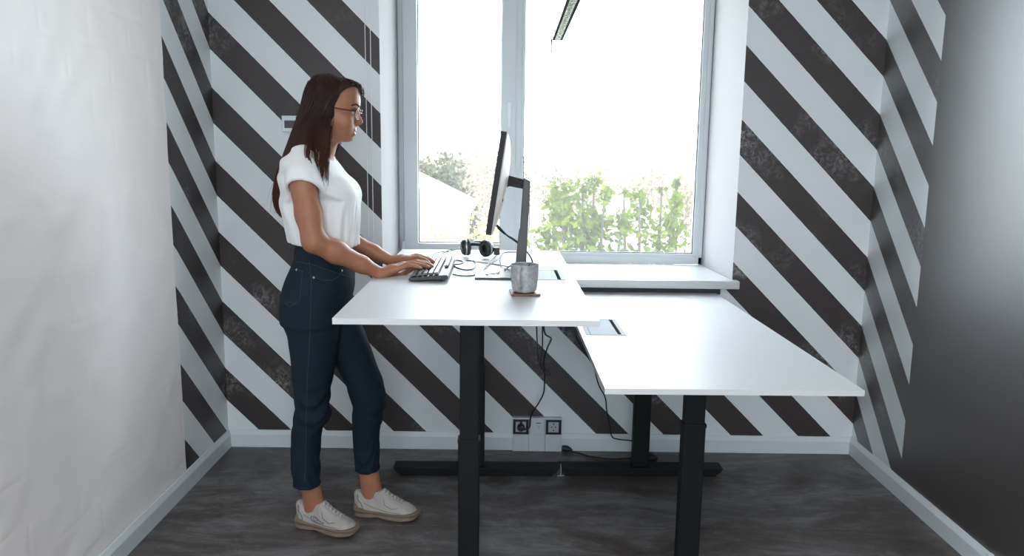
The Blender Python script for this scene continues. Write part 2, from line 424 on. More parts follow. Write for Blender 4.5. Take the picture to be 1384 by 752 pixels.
desk('standing_desk', RX, RY, RZ, 'empty lower white desk on black legs, right of the raised desk', False)
Ldesk = Matrix.Translation((LX, LY, 0)) @ Matrix.Rotation(TH, 4, 'Z')
def dl(px, py, dz=0.): return atz(px, py, LZ+dz)

# ================================================================ MONITOR
def build_monitor():
    t = thing('monitor', 'large thin monitor on a grey stand, seen edge on, screen facing the woman', 'monitor', (.02, 2.80, LZ))
    inv = Matrix.Translation((-.02, -2.80, -LZ))
    dark = mat('dark_bezel_plastic', (.018, .015, .016), .55, 0., .3); shell = grain(mat('white_back_shell', (.46, .40, .39), .35), 30, .02)
    alu = grain(mat('grey_stand_metal', (.085, .082, .08), .5, .2), 60, .08, stretch=(1, 1, .1)); scr = mat('screen_glass_off', (.012, .013, .016), .12)
    # panel frame: local x' = normal (towards the woman = -x), z' up the tilted panel
    tilt = Matrix.Translation((-.074, 0, .345)) @ Matrix.Rotation(math.radians(8.2), 4, 'Y')
    H, Wm = .170, .272
    def curved(x0, x1, h, wd, bulge, n=10, name='', m=None, par=t, edge=0.):
        bm = bmesh.new(); ny = 12; g0 = []; g1 = []
        for j in range(ny+1):
            y = -wd+2*wd*j/ny; r0 = []; r1 = []
            for i in range(n+1):
                z = -h+2*h*i/n
                bow = -.010*((z/h)**2) * 0 + .012*(1-(y/wd)**2)*0
                e = max(0, (1-(abs(z)/h)**2.4))*max(0, (1-(abs(y)/wd)**3))
                r0.append(bm.verts.new(tilt @ Vector((x0+bow, y, z)))); r1.append(bm.verts.new(tilt @ Vector((x1+bow+bulge*e**.75, y, z))))
            g0.append(r0); g1.append(r1)
        for j in range(ny):
            for i in range(n):
                bm.faces.new((g0[j][i], g0[j+1][i], g0[j+1][i+1], g0[j][i+1])); bm.faces.new((g1[j][i], g1[j][i+1], g1[j+1][i+1], g1[j+1][i]))
        for j in range(ny):
            bm.faces.new((g0[j][0], g1[j][0], g1[j+1][0], g0[j+1][0])); bm.faces.new((g0[j][n], g0[j+1][n], g1[j+1][n], g1[j][n]))
        for i in range(n):
            bm.faces.new((g0[0][i], g0[0][i+1], g1[0][i+1], g1[0][i])); bm.faces.new((g0[ny][i], g1[ny][i], g1[ny][i+1], g0[ny][i+1]))
        bmesh.ops.recalc_face_normals(bm, faces=bm.faces)
        me = bpy.data.meshes.new(name); bm.to_mesh(me); bm.free(); o = link(name, me, m, par); smooth_by_angle(me, 40); return o
    fr = curved(-.006, .012, H, Wm, 0, name='bezel', m=dark)
    curved(-.0072, -.006, H-.008, Wm-.008, 0, name='screen', m=scr, par=fr)
    sh = curved(.012, .016, H-.003, Wm-.003, .024, name='back_shell', m=shell, n=16)
    # round joystick button on the back shell
    MB().lathe([(0, 0), (.0045, 0), (.0045, .004), (0, .004)], 12, tilt @ Matrix.Translation((.030, -.19, -.055)) @ Matrix.Rotation(math.pi/2, 4, 'Y')).build('button', dark, sh)
    # joint between panel and column
    j = MB()
    j.tube([(-.045, 0, .350), (.030, 0, .333)], .017, 14).box(-.052, -.038, -.035, .035, .318, .384, .003)
    j.prism([(-.044, .378), (-.030, .364), (.026, .350), (.026, .316), (-.030, .326), (-.042, .318)], -.016, .016, 'y', bev=.003)
    j.build('tilt_joint', dark, t)
    # column, leaning back a little, wide above a notch
    c = MB().prism([(.022, .358), (.047, .345), (.044, .26), (.036, .03), (.034, .006), (-.004, .006), (.000, .08), (.008, .165), (.012, .175), (.013, .19)], -.032, .032, 'y', bev=.003)
    c.build('column', alu, t)
    b = MB().box(-.148, .070, -.112, .112, .0005, .008, .002)
    b.build('base', mat('dark_stand_base', (.045, .055, .062), .25, .3), t)
    for o in t.children:
        pass
    return t
build_monitor()

# ================================================================ THINGS ON THE RAISED DESK
def build_keyboard():
    body = mat('keyboard_black_plastic', (.02, .02, .022), .4); key = grain(mat('keyboard_keycap', (.055, .058, .062), .22), 60, .1)
    t = thing('keyboard', 'black full-size keyboard under her hands on the white desk', 'keyboard', (-.288, 2.842, LZ), TH)
    # local: x from user edge (-) to far edge (+); y along the keys
    hx, hy = .068, .222
    b = MB().prism([(-hx, .006), (-hx+.003, .014), (hx-.004, .026), (hx, .022), (hx, .010), (-hx+.004, .003)], -hy, hy, 'y', bev=.002)
    bd = b.build('body', body, t)
    tiltm = Matrix.Rotation(-math.atan2(.012, .13), 4, 'Y')
    rows = [(-.050, [1.25, 1.25, 1.25, 6.25, 1.25, 1.25, 1.25, 1.25]), (-.0305, [2.25]+[1]*10+[2.75]), (-.0115, [1.75]+[1]*11+[2.25]), (.0075, [1.5]+[1]*12+[1.5]), (.0265, [1]*13+[2]), (.050, [1, 0, 1, 1, 1, 1, 0, 1, 1, 1, 1, 0, 1, 1, 1])]
    U = .0187
    km = bpy.data.meshes.new('keycap'); 
    def key_at(x, y, wd, ln=1):
        bm = bmesh.new(); a = U*ln/2-.0012; c = U*wd/2-.0012
        v0 = [bm.verts.new((sx*a, sy*c, 0)) for sx, sy in ((-1, -1), (1, -1), (1, 1), (-1, 1))]
        v1 = [bm.verts.new((sx*(a-.002), sy*(c-.002), .007)) for sx, sy in ((-1, -1), (1, -1), (1, 1), (-1, 1))]
        bm.faces.new(v1)
        for i in range(4): bm.faces.new((v0[i], v0[(i+1) % 4], v1[(i+1) % 4], v1[i]))
        me = bpy.data.meshes.new('key'); bm.to_mesh(me); bm.free()
        o = link('key', me, key, t); zz = .0175+(x+hx)*.0915
        o.matrix_local = Matrix.Translation((x, y, zz)) @ tiltm
    for x, ws in rows:                      # letters run from the left hand (far side, +y) to the right hand (near side)
        y = hy-.010
        for wd in ws:
            y1 = y-U*(wd if wd else .6)
            if wd: key_at(x, (y+y1)/2, wd)
            y = y1
    for x in (-.050, -.0305, .0265, .0075):
        for k in range(3):
            if x == -.0305 and k != 1: continue
            key_at(x, hy-.010-U*(15.25+k+.5), 1)
    for i, x in enumerate((-.050, -.0305, -.0115, .0075, .0265)):
        for k in range(4): key_at(x, hy-.010-U*(18.5+k+.5), 1)
    for sy in (-1, 1): MB().box(.046, .060, sy*.19-.012, sy*.19+.012, .0, .012, .001).build('foot', body, bd)
build_keyboard()

def build_mug():
    t = thing('mug', 'pale stoneware mug with a handle, standing on the wooden coaster', 'mug', (.0445, 2.412, LZ+.0085))
    cer = mat('mottled_stoneware', rough=.3); g = G(cer); v = g.objc()
    g.set(g.b.inputs['Base Color'], g.mix(g.ramp(g.noise(v, 60., 5., .7), [(0., 0.), (.45, 0.), (.65, 1.), (1., 1.)]), (.30, .31, .32), (.46, .46, .46)))
    prof = [(0, .001), (.030, 0), (.035, .003), (.0385, .012), (.0410, .035), (.0425, .065), (.0432, .087), (.0428, .0895), (.0412, .089), (.0402, .075), (.0385, .035), (.033, .008), (0, .006)]
    # slightly squared body
    b = MB().lathe(prof, 40)
    for vt in b.bm.verts:
        a = math.atan2(vt.co.y, vt.co.x); k = 1+.035*math.cos(4*a); vt.co.x *= k; vt.co.y *= k
    body = b.build('cup', cer, t, True)
    ang = math.radians(-108); dx, dy = math.cos(ang), math.sin(ang)
    pts = [(.036, .078), (.052, .080), (.064, .070), (.067, .052), (.062, .034), (.050, .022), (.036, .020)]
    MB().tube(smooth_path([(dx*r, dy*r, z) for r, z in pts], 5), .0062, 10).build('handle', cer, t, True)
    MB().lathe([(0, .070), (.0398, .070)], 32).build('tea', mat('dark_tea', (.05, .022, .012), .1), t)
    s = thing('teaspoon', 'small spoon handle sticking out of the mug', 'spoon', (.0445, 2.412, LZ+.0085))
    sp = mat('steel_spoon', (.55, .54, .52), .25, 1.)
    MB().tube([(-.012, .005, .012), (.004, -.002, .05), (.013, -.012, .085), (.0165, -.016, .098)], [.0016, .0018, .0024, .0034], 8).build('stem', sp, s, True)
    MB().lathe([(0, -.002), (.007, -.001), (.010, .002), (0, .001)], 16, Matrix.Translation((-.014, .006, .012)) @ Matrix.Rotation(.9, 4, 'Y')).build('bowl', sp, s, True)
    cw = mat('brown_coaster_wood', rough=.5); g = G(cw); mp = g.n('Mapping', i_Vector=g.objc(), i_Scale=(1, 9, 1))
    g.set(g.b.inputs['Base Color'], g.mix(g.noise(mp.outputs[0], 20., 5., .6), (.07, .028, .018), (.20, .095, .06)))
    c = MB().box(-.046, .046, -.046, .046, 0, .0075, .002).build('coaster', cw)
    c.location = (.0455, 2.416, LZ+.0006); c.rotation_euler = (0, 0, math.radians(5))
    tag(c, 'small square dark brown wooden coaster under the mug', 'coaster')
build_mug()

def build_headphones():
    t = thing('headphones', 'black over-ear headphones lying on the desk behind the cables', 'headphones', (-.14, 3.27, LZ))
    pla = grain(mat('black_headphone_plastic', (.018, .018, .020), .38), 60, .2); pad = grain(mat('ear_pad_leatherette', (.03, .028, .028), .6), 200, .3, .2, .0004); sil = mat('silver_ring', (.5, .5, .5), .3, .9)
    def cup(cx, cy, yaw, pitch):
        m = Matrix.Translation((cx, cy, .040)) @ Matrix.Rotation(yaw, 4, 'Z') @ Matrix.Rotation(pitch, 4, 'X') @ Matrix.Rotation(math.pi/2, 4, 'Y')
        c = MB().lathe([(0, -.016), (.020, -.016), (.030, -.011), (.035, -.002), (.035, .006), (0, .006)], 30, m).build('ear_cup', pla, t, True)
        MB().lathe([(.0355, .000), (.0365, .002), (.0365, .005), (.0352, .007)], 30, m).build('ring', sil, c, True)
        MB().lathe([(.016, .008), (.030, .006), (.036, .010), (.037, .016), (.032, .023), (.022, .024), (.016, .018)], 30, m).build('ear_pad', pad, c, True)
        MB().lathe([(0, -.0175), (.012, -.0175), (.014, -.016), (0, -.0158)], 20, m).build('badge', sil, c, True)
    cup(-.060, .030, math.radians(14), 0.); cup(.040, .000, math.radians(218), 0.)
    hb = smooth_path([(-.072, .030, .040), (-.070, .05, .048), (-.030, .125, .05), (.010, .14, .05), (.050, .115, .05), (.055, .03, .048), (.056, .004, .040)], 6)
    MB().tube([Vector((p.x, p.y, p.z)) for p in hb], .006, 8).build('headband', pla, t, True)
    MB().tube(smooth_path([(-.040, .028, .052), (-.02, .02, .055), (.0, .012, .055), (.020, .006, .052)], 4), .0085, 8).build('yoke', pla, t, True)
    MB().box(.066, .092, -.012, .012, .012, .045, .004).build('slider', pla, t)
build_headphones()

cable_black = mat('black_cable_rubber', (.012, .012, .014), .5)
cable_grey = mat('dark_grey_cable', (.022, .022, .025), .6)
def cable(name, pts, r, label, cat='cable', m=None, group=None, sub=6):
    o = MB().tube(smooth_path(pts, sub), r, 8).build(name, m or cable_black, None, True)
    return tag(o, label, cat, group)
r1 = .0026
cable('cable', [dl(598, 343, .003), dl(607, 338, .003), dl(614, 338, .003), dl(622, 334, .004)], .0021, 'thin dark wire curling left of the headphones', m=cable_grey)
cable('cable', [dl(584, 349, .003), dl(586, 344, .003), dl(594, 341, .003), dl(606, 340, .003), dl(617, 337, .004)], .0021, 'thin wire running behind the keyboard end to the left ear cup', m=cable_grey)
cable('cable', [dl(609, 353, .003), dl(618, 352, .003), dl(626, 354, .003), dl(622, 357, .003), dl(613, 358, .003), dl(618, 362, .003), dl(630, 365, .003), dl(640, 363, .003), dl(643, 357, .004), dl(640, 352, .003)], r1, 'black cable folded in a flat loop beside the keyboard')
cable('cable', [dl(630, 352, .004), dl(645, 354, .004), dl(658, 356, .006), dl(672, 358, .003), dl(688, 361, .010)], .0024, 'thicker black cable lying straight across the desk to the monitor base')
cable('cable', [dl(612, 371, .003), dl(625, 373, .003), dl(641, 372, .003), dl(652, 365, .003), dl(662, 355, .009), dl(670, 346, .003), dl(676, 342, .003)], r1, 'long black cable arcing from the keyboard towards the headphones')
cable('cable', [dl(700, 341, .003), dl(686, 341, .003), dl(679, 343, .003), dl(676, 351, .009), dl(677, 362, .003), dl(673, 369, .011), dl(660, 371, .011), dl(653, 370, .003), dl(655, 363, .011), dl(665, 356, .014), dl(674, 350, .016), dl(679, 342, .008)], .0021, 'thin cable making a small square loop on the monitor base', m=cable_grey)
cable('monitor_cable', [at(672, 304, 2.80), at(678, 311, 2.81), at(686, 319, 2.82), at(695, 325, 2.845), at(706, 334, 2.86), at(714, 343, 2.86), at(719, 352, 2.86), at(721, 362, 2.87), atz(722, 368, LZ+.004)], .0032, 'black power cable hanging from the monitor past its column')
cable('monitor_cable', [at(670, 305, 2.81), at(680, 315, 2.83), at(694, 323, 2.86), at(705, 333, 2.87), at(706, 343, 2.87), at(702, 350, 2.87), at(697, 355, 2.87), atz(686, 362, LZ+.012), atz(682, 364, LZ+.012)], .0026, 'thin black video cable bending back in front of the column')

# cables below the desks
def bc(px, py, y=3.30): return at(px, py, y)
cable('power_cable', [bc(734, 441, 2.75)+Vector((0, 0, .012)), bc(737, 452, 2.9), bc(745, 458, 3.2), bc(740, 470, 3.35), bc(735, 488, 3.4), bc(736, 505, 3.42), bc(735, 530, 3.44), bc(728, 545, 3.45), bc(720, 557, 3.46), bc(717, 566, 3.47), bc(716, 577, 3.475), bc(712, 581, 3.472)], .0034, 'black cable from the raised desk down to the left socket')
cable('power_cable', [bc(725, 441, 2.76)+Vector((0, 0, .012)), bc(726, 462, 2.9), bc(727, 482, 3.1), bc(730, 495, 3.2), bc(738, 500, 3.2), bc(744, 505, 3.2), bc(741, 508, 3.2), bc(735, 503, 3.2), bc(730, 488, 3.2), bc(733, 470, 3.0), bc(733, 441, 2.80)+Vector((0, 0, .012))], .0026, 'thinner black cable looping up under the raised desk')
cable('power_cable', [bc(778, 454, 3.34), bc(784, 466, 3.35), bc(795, 484, 3.36), bc(802, 495, 3.37), bc(809, 520, 3.38), bc(818, 538, 3.39), bc(820, 555, 3.40), bc(824, 575, 3.42), bc(827, 590, 3.44), bc(835, 594, 3.45), bc(858, 597, 3.44), bc(872, 604, 3.42)], .0030, 'black cable hanging in front of the striped wall from the lower desk')
def zf(px, py, z=.006): return atz(px, py, z)
cable('power_cable', [zf(772, 611), zf(782, 613), zf(800, 618), zf(826, 621), zf(845, 620), zf(862, 619), zf(880, 620), zf(888, 622)], .0040, 'black cable lying on the floor below the sockets')
cable('power_cable', [zf(868, 608), zf(878, 613), zf(888, 619), zf(880, 622), zf(874, 618), zf(880, 612)], .0040, 'short coil of black cable on the floor behind the column')
p = zf(766, 611, 0.); pg = thing('power_plug', 'black plug lying loose on the floor by the baseboard', 'plug', (p.x, p.y, 0), -.25)
MB().tube([(-.022, 0, .016), (.0, 0, .016), (.016, 0, .013), (.026, 0, .008)], [.014, .015, .010, .005], 14).build('body', cable_black, pg, True)
for sy in (-.0095, .0095): MB().tube([(-.040, sy, .016), (-.020, sy, .016)], .0024, 8).build('pin', mat('plug_pin_metal', (.6, .6, .6), .3, 1.), pg)

cz = thing('cable_tie', 'small white plastic cable tie standing between the two desk feet', 'cable tie', (.234, 3.285, 0))
wpl = mat('white_nylon', (.55, .57, .58), .4)
MB().tube([(-.014, -.045, .003), (0, -.047, .004), (.014, -.045, .003)], .002, 6).build('band', wpl, cz, True); MB().tube([(0, -.045, .004), (.001, -.044, .030), (-.001, -.042, .056)], .0014, 6).build('tail', wpl, cz, True)

# ================================================================ WALL SOCKETS
def build_sockets():
    wp = grain(mat('white_socket_plastic', (.55, .57, .60), .4), 40, .03); bk = mat('black_socket_frame', (.006, .008, .009), .35); ins = mat('socket_insert', (.42, .43, .45), .35)
    labels = ['black framed wall socket with a plug in it, left of three', 'plain white blank wall module between the two black framed sockets', 'black framed empty wall socket, right of three']
    xs = (.019, .0975, .1755, .2545)
    yF = 3.524
    for i in range(3):
        x0, x1 = xs[i]+.0006, xs[i+1]-.0006; xc = (x0+x1)/2
        t = thing('wall_socket', labels[i], 'socket', (xc, yF, 0)); hw = (x1-x0)/2
        MB().box(-hw, hw, 0, .014, 0.001, .072, .0008).box(-hw, hw, .002, D-yF-.0005, .0845, .168, .001).box(-hw, hw, .0, .014, .072, .0845).build('housing', wp, t)
        if i != 1:
            fr = MB(); a = .037; zc = .125
            fr.box(-a, -.025, -.006, .0019, zc-.036, zc+.036, .001); fr.box(.025, a, -.006, .0019, zc-.036, zc+.036, .001)
            fr.box(-.025, .025, -.006, .0019, zc-.036, zc-.026, .001); fr.box(-.025, .025, -.006, .0019, zc+.026, zc+.036, .001)
            fr.build('frame', bk, t)
            pz = Matrix.Translation((0, -.002, zc)) @ Matrix.Rotation(math.pi/2, 4, 'X')
            MB().box(-.0248, .0248, -.003, .0018, zc-.0258, zc+.0258, .001).build('insert', ins, t)
            s = MB().lathe([(.0205, .0012), (.0205, .0035), (.0190, .0035), (.0190, .0012)], 28, pz).build('socket_rim', ins, t, True)
            if i == 2:
                ring = MB()
                for sg in (-1, 1):
                    ring.lathe([(0, .0012), (.0032, .0012), (.0032, .0019), (0, .0019)], 12, pz @ Matrix.Translation((sg*.0095, 0, 0)))
                    ring.box(-.003, .003, -.0045, -.0032, zc+sg*.016-.0035, zc+sg*.016+.0035)
                ring.build('contact', bk, t)
        else:
            MB().box(-.034, .034, -.003, .0015, .090, .162, .002).build('cover_plate', wp, t)
            k = MB(); k.box(-.006, .016, -.0036, -.0031, .142, .147); k.box(.006, .0085, -.0036, -.0031, .118, .130); k.build('printed_mark', mat('grey_print', (.10, .11, .13), .5), t)
    pl_ = thing('power_plug', 'round black plug pushed into the left wall socket', 'plug', (.0585, 3.5225, .125))
    m = Matrix.Rotation(math.pi/2, 4, 'X')
    MB().lathe([(0, .002), (.0175, .002), (.0185, .008), (.017, .022), (.012, .030), (0, .031)], 24, m).build('body', cable_black, pl_, True)
    MB().tube([(0, -.020, .012), (0, -.024, .026), (0, -.022, .036)], [.008, .006, .004], 10).tube([(.012, -.020, -.004), (.026, -.024, -.006)], .004, 8).build('strain_relief', cable_black, pl_, True)
build_sockets()

# thermostat / display plate behind her hair
t = thing('wall_thermostat', 'small white wall thermostat with a dark display, on the striped wall behind her hair', 'thermostat', (-.985, D, 1.545))
a = MB().box(-.055, .06, -.022, -.0005, -.045, .027, .003).build('case', grain(mat('thermostat_white', (.66, .70, .72), .4), 30, .03), t)
MB().box(-.043, .045, -.0235, -.0215, -.028, .006, .001).build('display', mat('display_grey', (.045, .045, .05), .3), t)
MB().box(-.020, -.006, -.020, -.006, .027, .030, .001).build('button', M['gasket'], t)

# roller-blind chain beside the window
bc_ = thing('blind_chain', 'two white pull cords of a window blind hanging left of the window', 'cord', (-.655, 3.52, ZC-.01))
cw_ = mat('white_cord', (.75, .76, .78), .5)
x1 = at(491, 0, 3.52).x; 
MB().tube([(0, 0, 0), (0, 0, -(ZC-.01-1.02))], .0016, 6).build('cord', cw_, bc_)
MB().tube([(.023, .004, 0), (.022, .004, -(ZC-.01-1.02))], .0016, 6).build('cord', cw_, bc_)
MB().tube([(0, 0, -1.77), (.003, .001, -1.782), (.011, .002, -1.79), (.019, .003, -1.782), (.022, .004, -1.77)], .0016, 6).build('loop_joint', cw_, bc_)
MB().box(-.02, .045, -.015, .03, -.03, 0.005, .003).build('bracket', cw_, bc_)

# ================================================================ ADDED FILL LIGHT PANELS (behind the camera)
def panel(x, y, e, label):
    t = thing('fill_panel', label, 'lamp', (x, y, ZC), 0, 'added fill light panels')
    MB().box(-.62, .62, -.32, .32, -.03, -.0005, .002).build('frame', M['upvc'], t)
    em = mat('fill_panel_emitter', (.8, .8, .8), .5); em.node_tree.nodes['Principled BSDF'].inputs['Emission Color'].default_value = (1., .97, .95, 1); em.node_tree.nodes['Principled BSDF'].inputs['Emission Strength'].default_value = e
    MB().box(-.59, .59, -.29, .29, -.034, -.030).build('diffuser', em, t)
for x, y in ((-.55, .2), (.9, .2), (-.55, -1.5), (.9, -1.5)): panel(x, y, 5., 'added fill light panel overhead, %s one of the %s pair' % ('left' if x < 0 else 'right', 'nearer' if y > 0 else 'farther'))
# ================================================================ PENDANT LAMP
def build_lamp():
    t = thing('pendant_lamp', 'slim black linear pendant lamp hanging in front of the window', 'lamp', (.176, 2.2, 1.868))
    al = mat('anodised_profile', (.30, .31, .34), .35, .6); dk = mat('lamp_trim_dark', (.008, .010, .012), .8, 0., .1)
    y0, y1 = -1.15, 1.0
    p = MB().box(-.019, -.0135, y0, y1, 0, .035).box(.0135, .019, y0, y1, 0, .035).box(-.0135, .0135, y0, y1, .012, .035)
    p.build('housing', al, t)
    MB().box(-.0205, -.0115, y0, y1+.001, -.0015, .0).box(.0115, .0205, y0, y1+.001, -.0015, .0).box(-.020, .020, y1, y1+.003, -.001, .036).build('edge_trim', dk, t)
    m = mat('prismatic_diffuser', (.22, .27, .25), .18, .0, .8); g = G(m)
    g.set(g.b.inputs['Normal'], g.bump(g.n('TexVoronoi', i_Vector=g.objc(), i_Scale=120.).outputs[0], .6, .004))
    MB().box(-.0125, .0125, y0+.002, y1-.002, .0, .011).build('diffuser', m, t)
    lens = mat('led_lens', (.75, .78, .55), .15)
    k = MB()
    yy = y0+.02
    while yy < y1-.01:
        k.lathe([(.0045, 0), (.0036, -.002), (0, -.003)], 8, Matrix.Translation((.003*math.sin(yy*90), yy, 0))); yy += .036
    k.build('led_lens', lens, t)
    MB().tube([(-.024, y1+.002, .002), (-.022, y1+.004, -.012), (-.0215, y1+.004, -.048)], .003, 6).tube([(-.026, y1+.002, .002), (-.012, y1+.002, .001)], .003, 6).build('end_clip', dk, t)
    for yw in (-.95, .80):
        MB().tube([(0, yw, .034), (0, yw, ZC-1.868)], .0009, 5).build('suspension_wire', M['gasket'], t)
build_lamp()

# ================================================================ THE WOMAN
class Field:
    "signed-distance grid: rounded primitives are blended smoothly and one continuous surface is drawn round them"
    def __init__(s, lo, hi, h):
        s.lo = np.array(lo, float); s.h = h; s.n = np.ceil((np.array(hi)-s.lo)/h).astype(int)+1
        s.F = np.full(s.n, 1., np.float32)
        s.ax = [s.lo[i]+h*np.arange(s.n[i]) for i in range(3)]
    def sub(s, lo, hi):
        a = np.clip(((np.array(lo)-s.lo)/s.h).astype(int), 0, s.n); b = np.clip(((np.array(hi)-s.lo)/s.h).astype(int)+2, 0, s.n)
        sl_ = tuple(slice(int(i), int(j)) for i, j in zip(a, b))
        X = s.ax[0][sl_[0]][:, None, None]; Y = s.ax[1][sl_[1]][None, :, None]; Z = s.ax[2][sl_[2]][None, None, :]
        return sl_, X, Y, Z
    def _comb(s, sl_, d, k, op):
        A = s.F[sl_]; d = d.astype(np.float32)
        if op == 'add':
            h_ = np.maximum(k-np.abs(A-d), 0)/k; s.F[sl_] = np.minimum(A, d)-h_*h_*k*.25
        elif op == 'cut':
            d = -d; h_ = np.maximum(k-np.abs(A-d), 0)/k; s.F[sl_] = np.maximum(A, d)+h_*h_*k*.25
    def cap(s, a, b, ra, rb, k=.02, op='add', flat=None):
        "tapered capsule; flat=(axis, factor) squashes the section along an axis vector"
        a = np.array(a, float); b = np.array(b, float); R_ = max(ra, rb)+k*1.2+.01
        sl_, X, Y, Z = s.sub(np.minimum(a, b)-R_*1.6, np.maximum(a, b)+R_*1.6)
        ab = b-a; L = max(ab@ab, 1e-12)
        px, py, pz = X-a[0], Y-a[1], Z-a[2]
        t = np.clip((px*ab[0]+py*ab[1]+pz*ab[2])/L, 0, 1)
        dx, dy, dz = px-ab[0]*t, py-ab[1]*t, pz-ab[2]*t
        d2 = dx*dx+dy*dy+dz*dz
        if flat is not None:
            n = np.array(flat[0], float); n /= np.linalg.norm(n); c = dx*n[0]+dy*n[1]+dz*n[2]
            d2 = d2 + c*c*(1/flat[1]**2-1)
        s._comb(sl_, np.sqrt(d2)-(ra+(rb-ra)*t), k, op); return s
    def chain(s, pts, rs, k=.015, op='add', flat=None):
        for i in range(len(pts)-1): s.cap(pts[i], pts[i+1], rs[i], rs[i+1], k, op, flat)
        return s
    def ell(s, c, r, k=.02, op='add', rot=None):
        c = np.array(c, float); r = np.array(r, float); m = max(r)+k*1.2+.02
        sl_, X, Y, Z = s.sub(c-m, c+m); px, py, pz = X-c[0], Y-c[1], Z-c[2]
        if rot is not None:
            R_ = np.array(rot.to_3x3()); q = [px*R_[0][i]+py*R_[1][i]+pz*R_[2][i] for i in range(3)]; px, py, pz = q
        k0 = np.sqrt((px/r[0])**2+(py/r[1])**2+(pz/r[2])**2); k1 = np.sqrt((px/r[0]**2)**2+(py/r[1]**2)**2+(pz/r[2]**2)**2)+1e-9
        s._comb(sl_, k0*(k0-1)/k1, k, op); return s
    def loft(s, rows, k=.02, op='add', n=2., pad=.06, warp=None):
        "rows: (z, cx, ax, cy, ay) elliptical sections up the z axis, cubic between rows"
        rows = sorted(rows); R_ = np.array(rows, float); z = R_[:, 0]
        mx = (R_[:, 1]+R_[:, 2]).max()+pad; mn = (R_[:, 1]-R_[:, 2]).min()-pad; my = (R_[:, 3]+R_[:, 4]).max()+pad; ny_ = (R_[:, 3]-R_[:, 4]).min()-pad
        sl_, X, Y, Z = s.sub((mn, ny_, z[0]-pad*.6), (mx, my, z[-1]+pad*.6))
        zz = np.clip(Z.ravel(), z[0], z[-1])
        def ip(c):
            y = R_[:, c]; m_ = np.gradient(y, z); i = np.clip(np.searchsorted(z, zz)-1, 0, len(z)-2); h_ = z[i+1]-z[i]; t = (zz-z[i])/h_
            return ((2*t**3-3*t**2+1)*y[i]+(t**3-2*t**2+t)*h_*m_[i]+(-2*t**3+3*t**2)*y[i+1]+(t**3-t**2)*h_*m_[i+1])[None, None, :]
        cx, ax, cy, ay = ip(1), np.maximum(ip(2), .002), ip(3), np.maximum(ip(4), .002)
        u = np.abs((X-cx)/ax); v = np.abs((Y-cy)/ay); e = (u**n+v**n)**(1/n)
        gr_ = np.sqrt((u/ax)**2+(v/ay)**2)/np.maximum(np.sqrt(u*u+v*v), 1e-6)
        d = (e-1)/np.maximum(gr_, 1e-6)
        d = np.maximum(d, np.maximum(z[0]-Z, Z-z[-1]))
        if warp is not None: d = d+warp(X, Y, Z)
        s._comb(sl_, np.broadcast_to(d, np.broadcast_shapes(d.shape, X.shape, Y.shape, Z.shape)), k, op); return s
    def plane(s, p, nrm, k=.004):
        "cut away the side the normal points to"
        n = np.array(nrm, float); n /= np.linalg.norm(n); sl_, X, Y, Z = s.sub(s.lo, s.lo+s.h*s.n)
        d = (X-p[0])*n[0]+(Y-p[1])*n[1]+(Z-p[2])*n[2]; s._comb(sl_, -d, k, 'cut'); return s
    def field(s, fn): 
        sl_, X, Y, Z = s.sub(s.lo, s.lo+s.h*s.n); s.F = (s.F+fn(X, Y, Z)).astype(np.float32); return s
    def mesh(s, relax=1):
        F = s.F; h = s.h; ins = F < 0
        c = ins[:-1, :-1, :-1].astype(np.int8)
        cnt = np.zeros(tuple(s.n-1), np.int8)
        for i in (0, 1):
            for j in (0, 1):
                for k in (0, 1): cnt += ins[i:s.n[0]-1+i, j:s.n[1]-1+j, k:s.n[2]-1+k]
        I = np.argwhere((cnt > 0) & (cnt < 8)); N = len(I)
        idx = np.full(tuple(s.n-1), -1, np.int32); idx[I[:, 0], I[:, 1], I[:, 2]] = np.arange(N)
        corners = np.array([(i, j, k) for i in (0, 1) for j in (0, 1) for k in (0, 1)])
        val = np.stack([F[I[:, 0]+a, I[:, 1]+b, I[:, 2]+c_] for a, b, c_ in corners], 1)
        acc = np.zeros((N, 3)); w_ = np.zeros(N)
        for a in range(8):
            for b in range(a+1, 8):
                if np.abs(corners[a]-corners[b]).sum() != 1: continue
                m_ = (val[:, a] < 0) != (val[:, b] < 0); t = val[:, a]/(val[:, a]-val[:, b]+1e-12)
                p = corners[a]+(corners[b]-corners[a])*np.clip(t, 0, 1)[:, None]
                acc += p*m_[:, None]; w_ += m_
        V = s.lo+(I+acc/w_[:, None])*h
        Q = []
        for ax in range(3):
            a1, a2 = (ax+1) % 3, (ax+2) % 3
            sA = [slice(1, -1)]*3; sA[ax] = slice(0, -1); sB = list(sA); sB[ax] = slice(1, None)
            A = ins[tuple(sA)]; B_ = ins[tuple(sB)]; E_ = np.argwhere(A != B_); off = np.array([1, 1, 1]); off[ax] = 0; E_ = E_+off
            if not len(E_): continue
            flip = ins[E_[:, 0], E_[:, 1], E_[:, 2]]
            def g_(d1, d2):
                q = E_.copy(); q[:, a1] -= d1; q[:, a2] -= d2; return idx[q[:, 0], q[:, 1], q[:, 2]]
            q = np.stack([g_(1, 1), g_(0, 1), g_(0, 0), g_(1, 0)], 1); q[~flip] = q[~flip][:, ::-1]
            Q.append(q)
        Q = np.concatenate(Q); Q = Q[(Q >= 0).all(1)]
        for _ in range(relax):      # light smoothing
            s_ = np.zeros_like(V); n_ = np.zeros(N)
            for a in range(4):
                b = (a+1) % 4; np.add.at(s_, Q[:, a], V[Q[:, b]]); np.add.at(n_, Q[:, a], 1); np.add.at(s_, Q[:, b], V[Q[:, a]]); np.add.at(n_, Q[:, b], 1)
            V = V*.5+.5*s_/np.maximum(n_, 1)[:, None]
        return V, Q
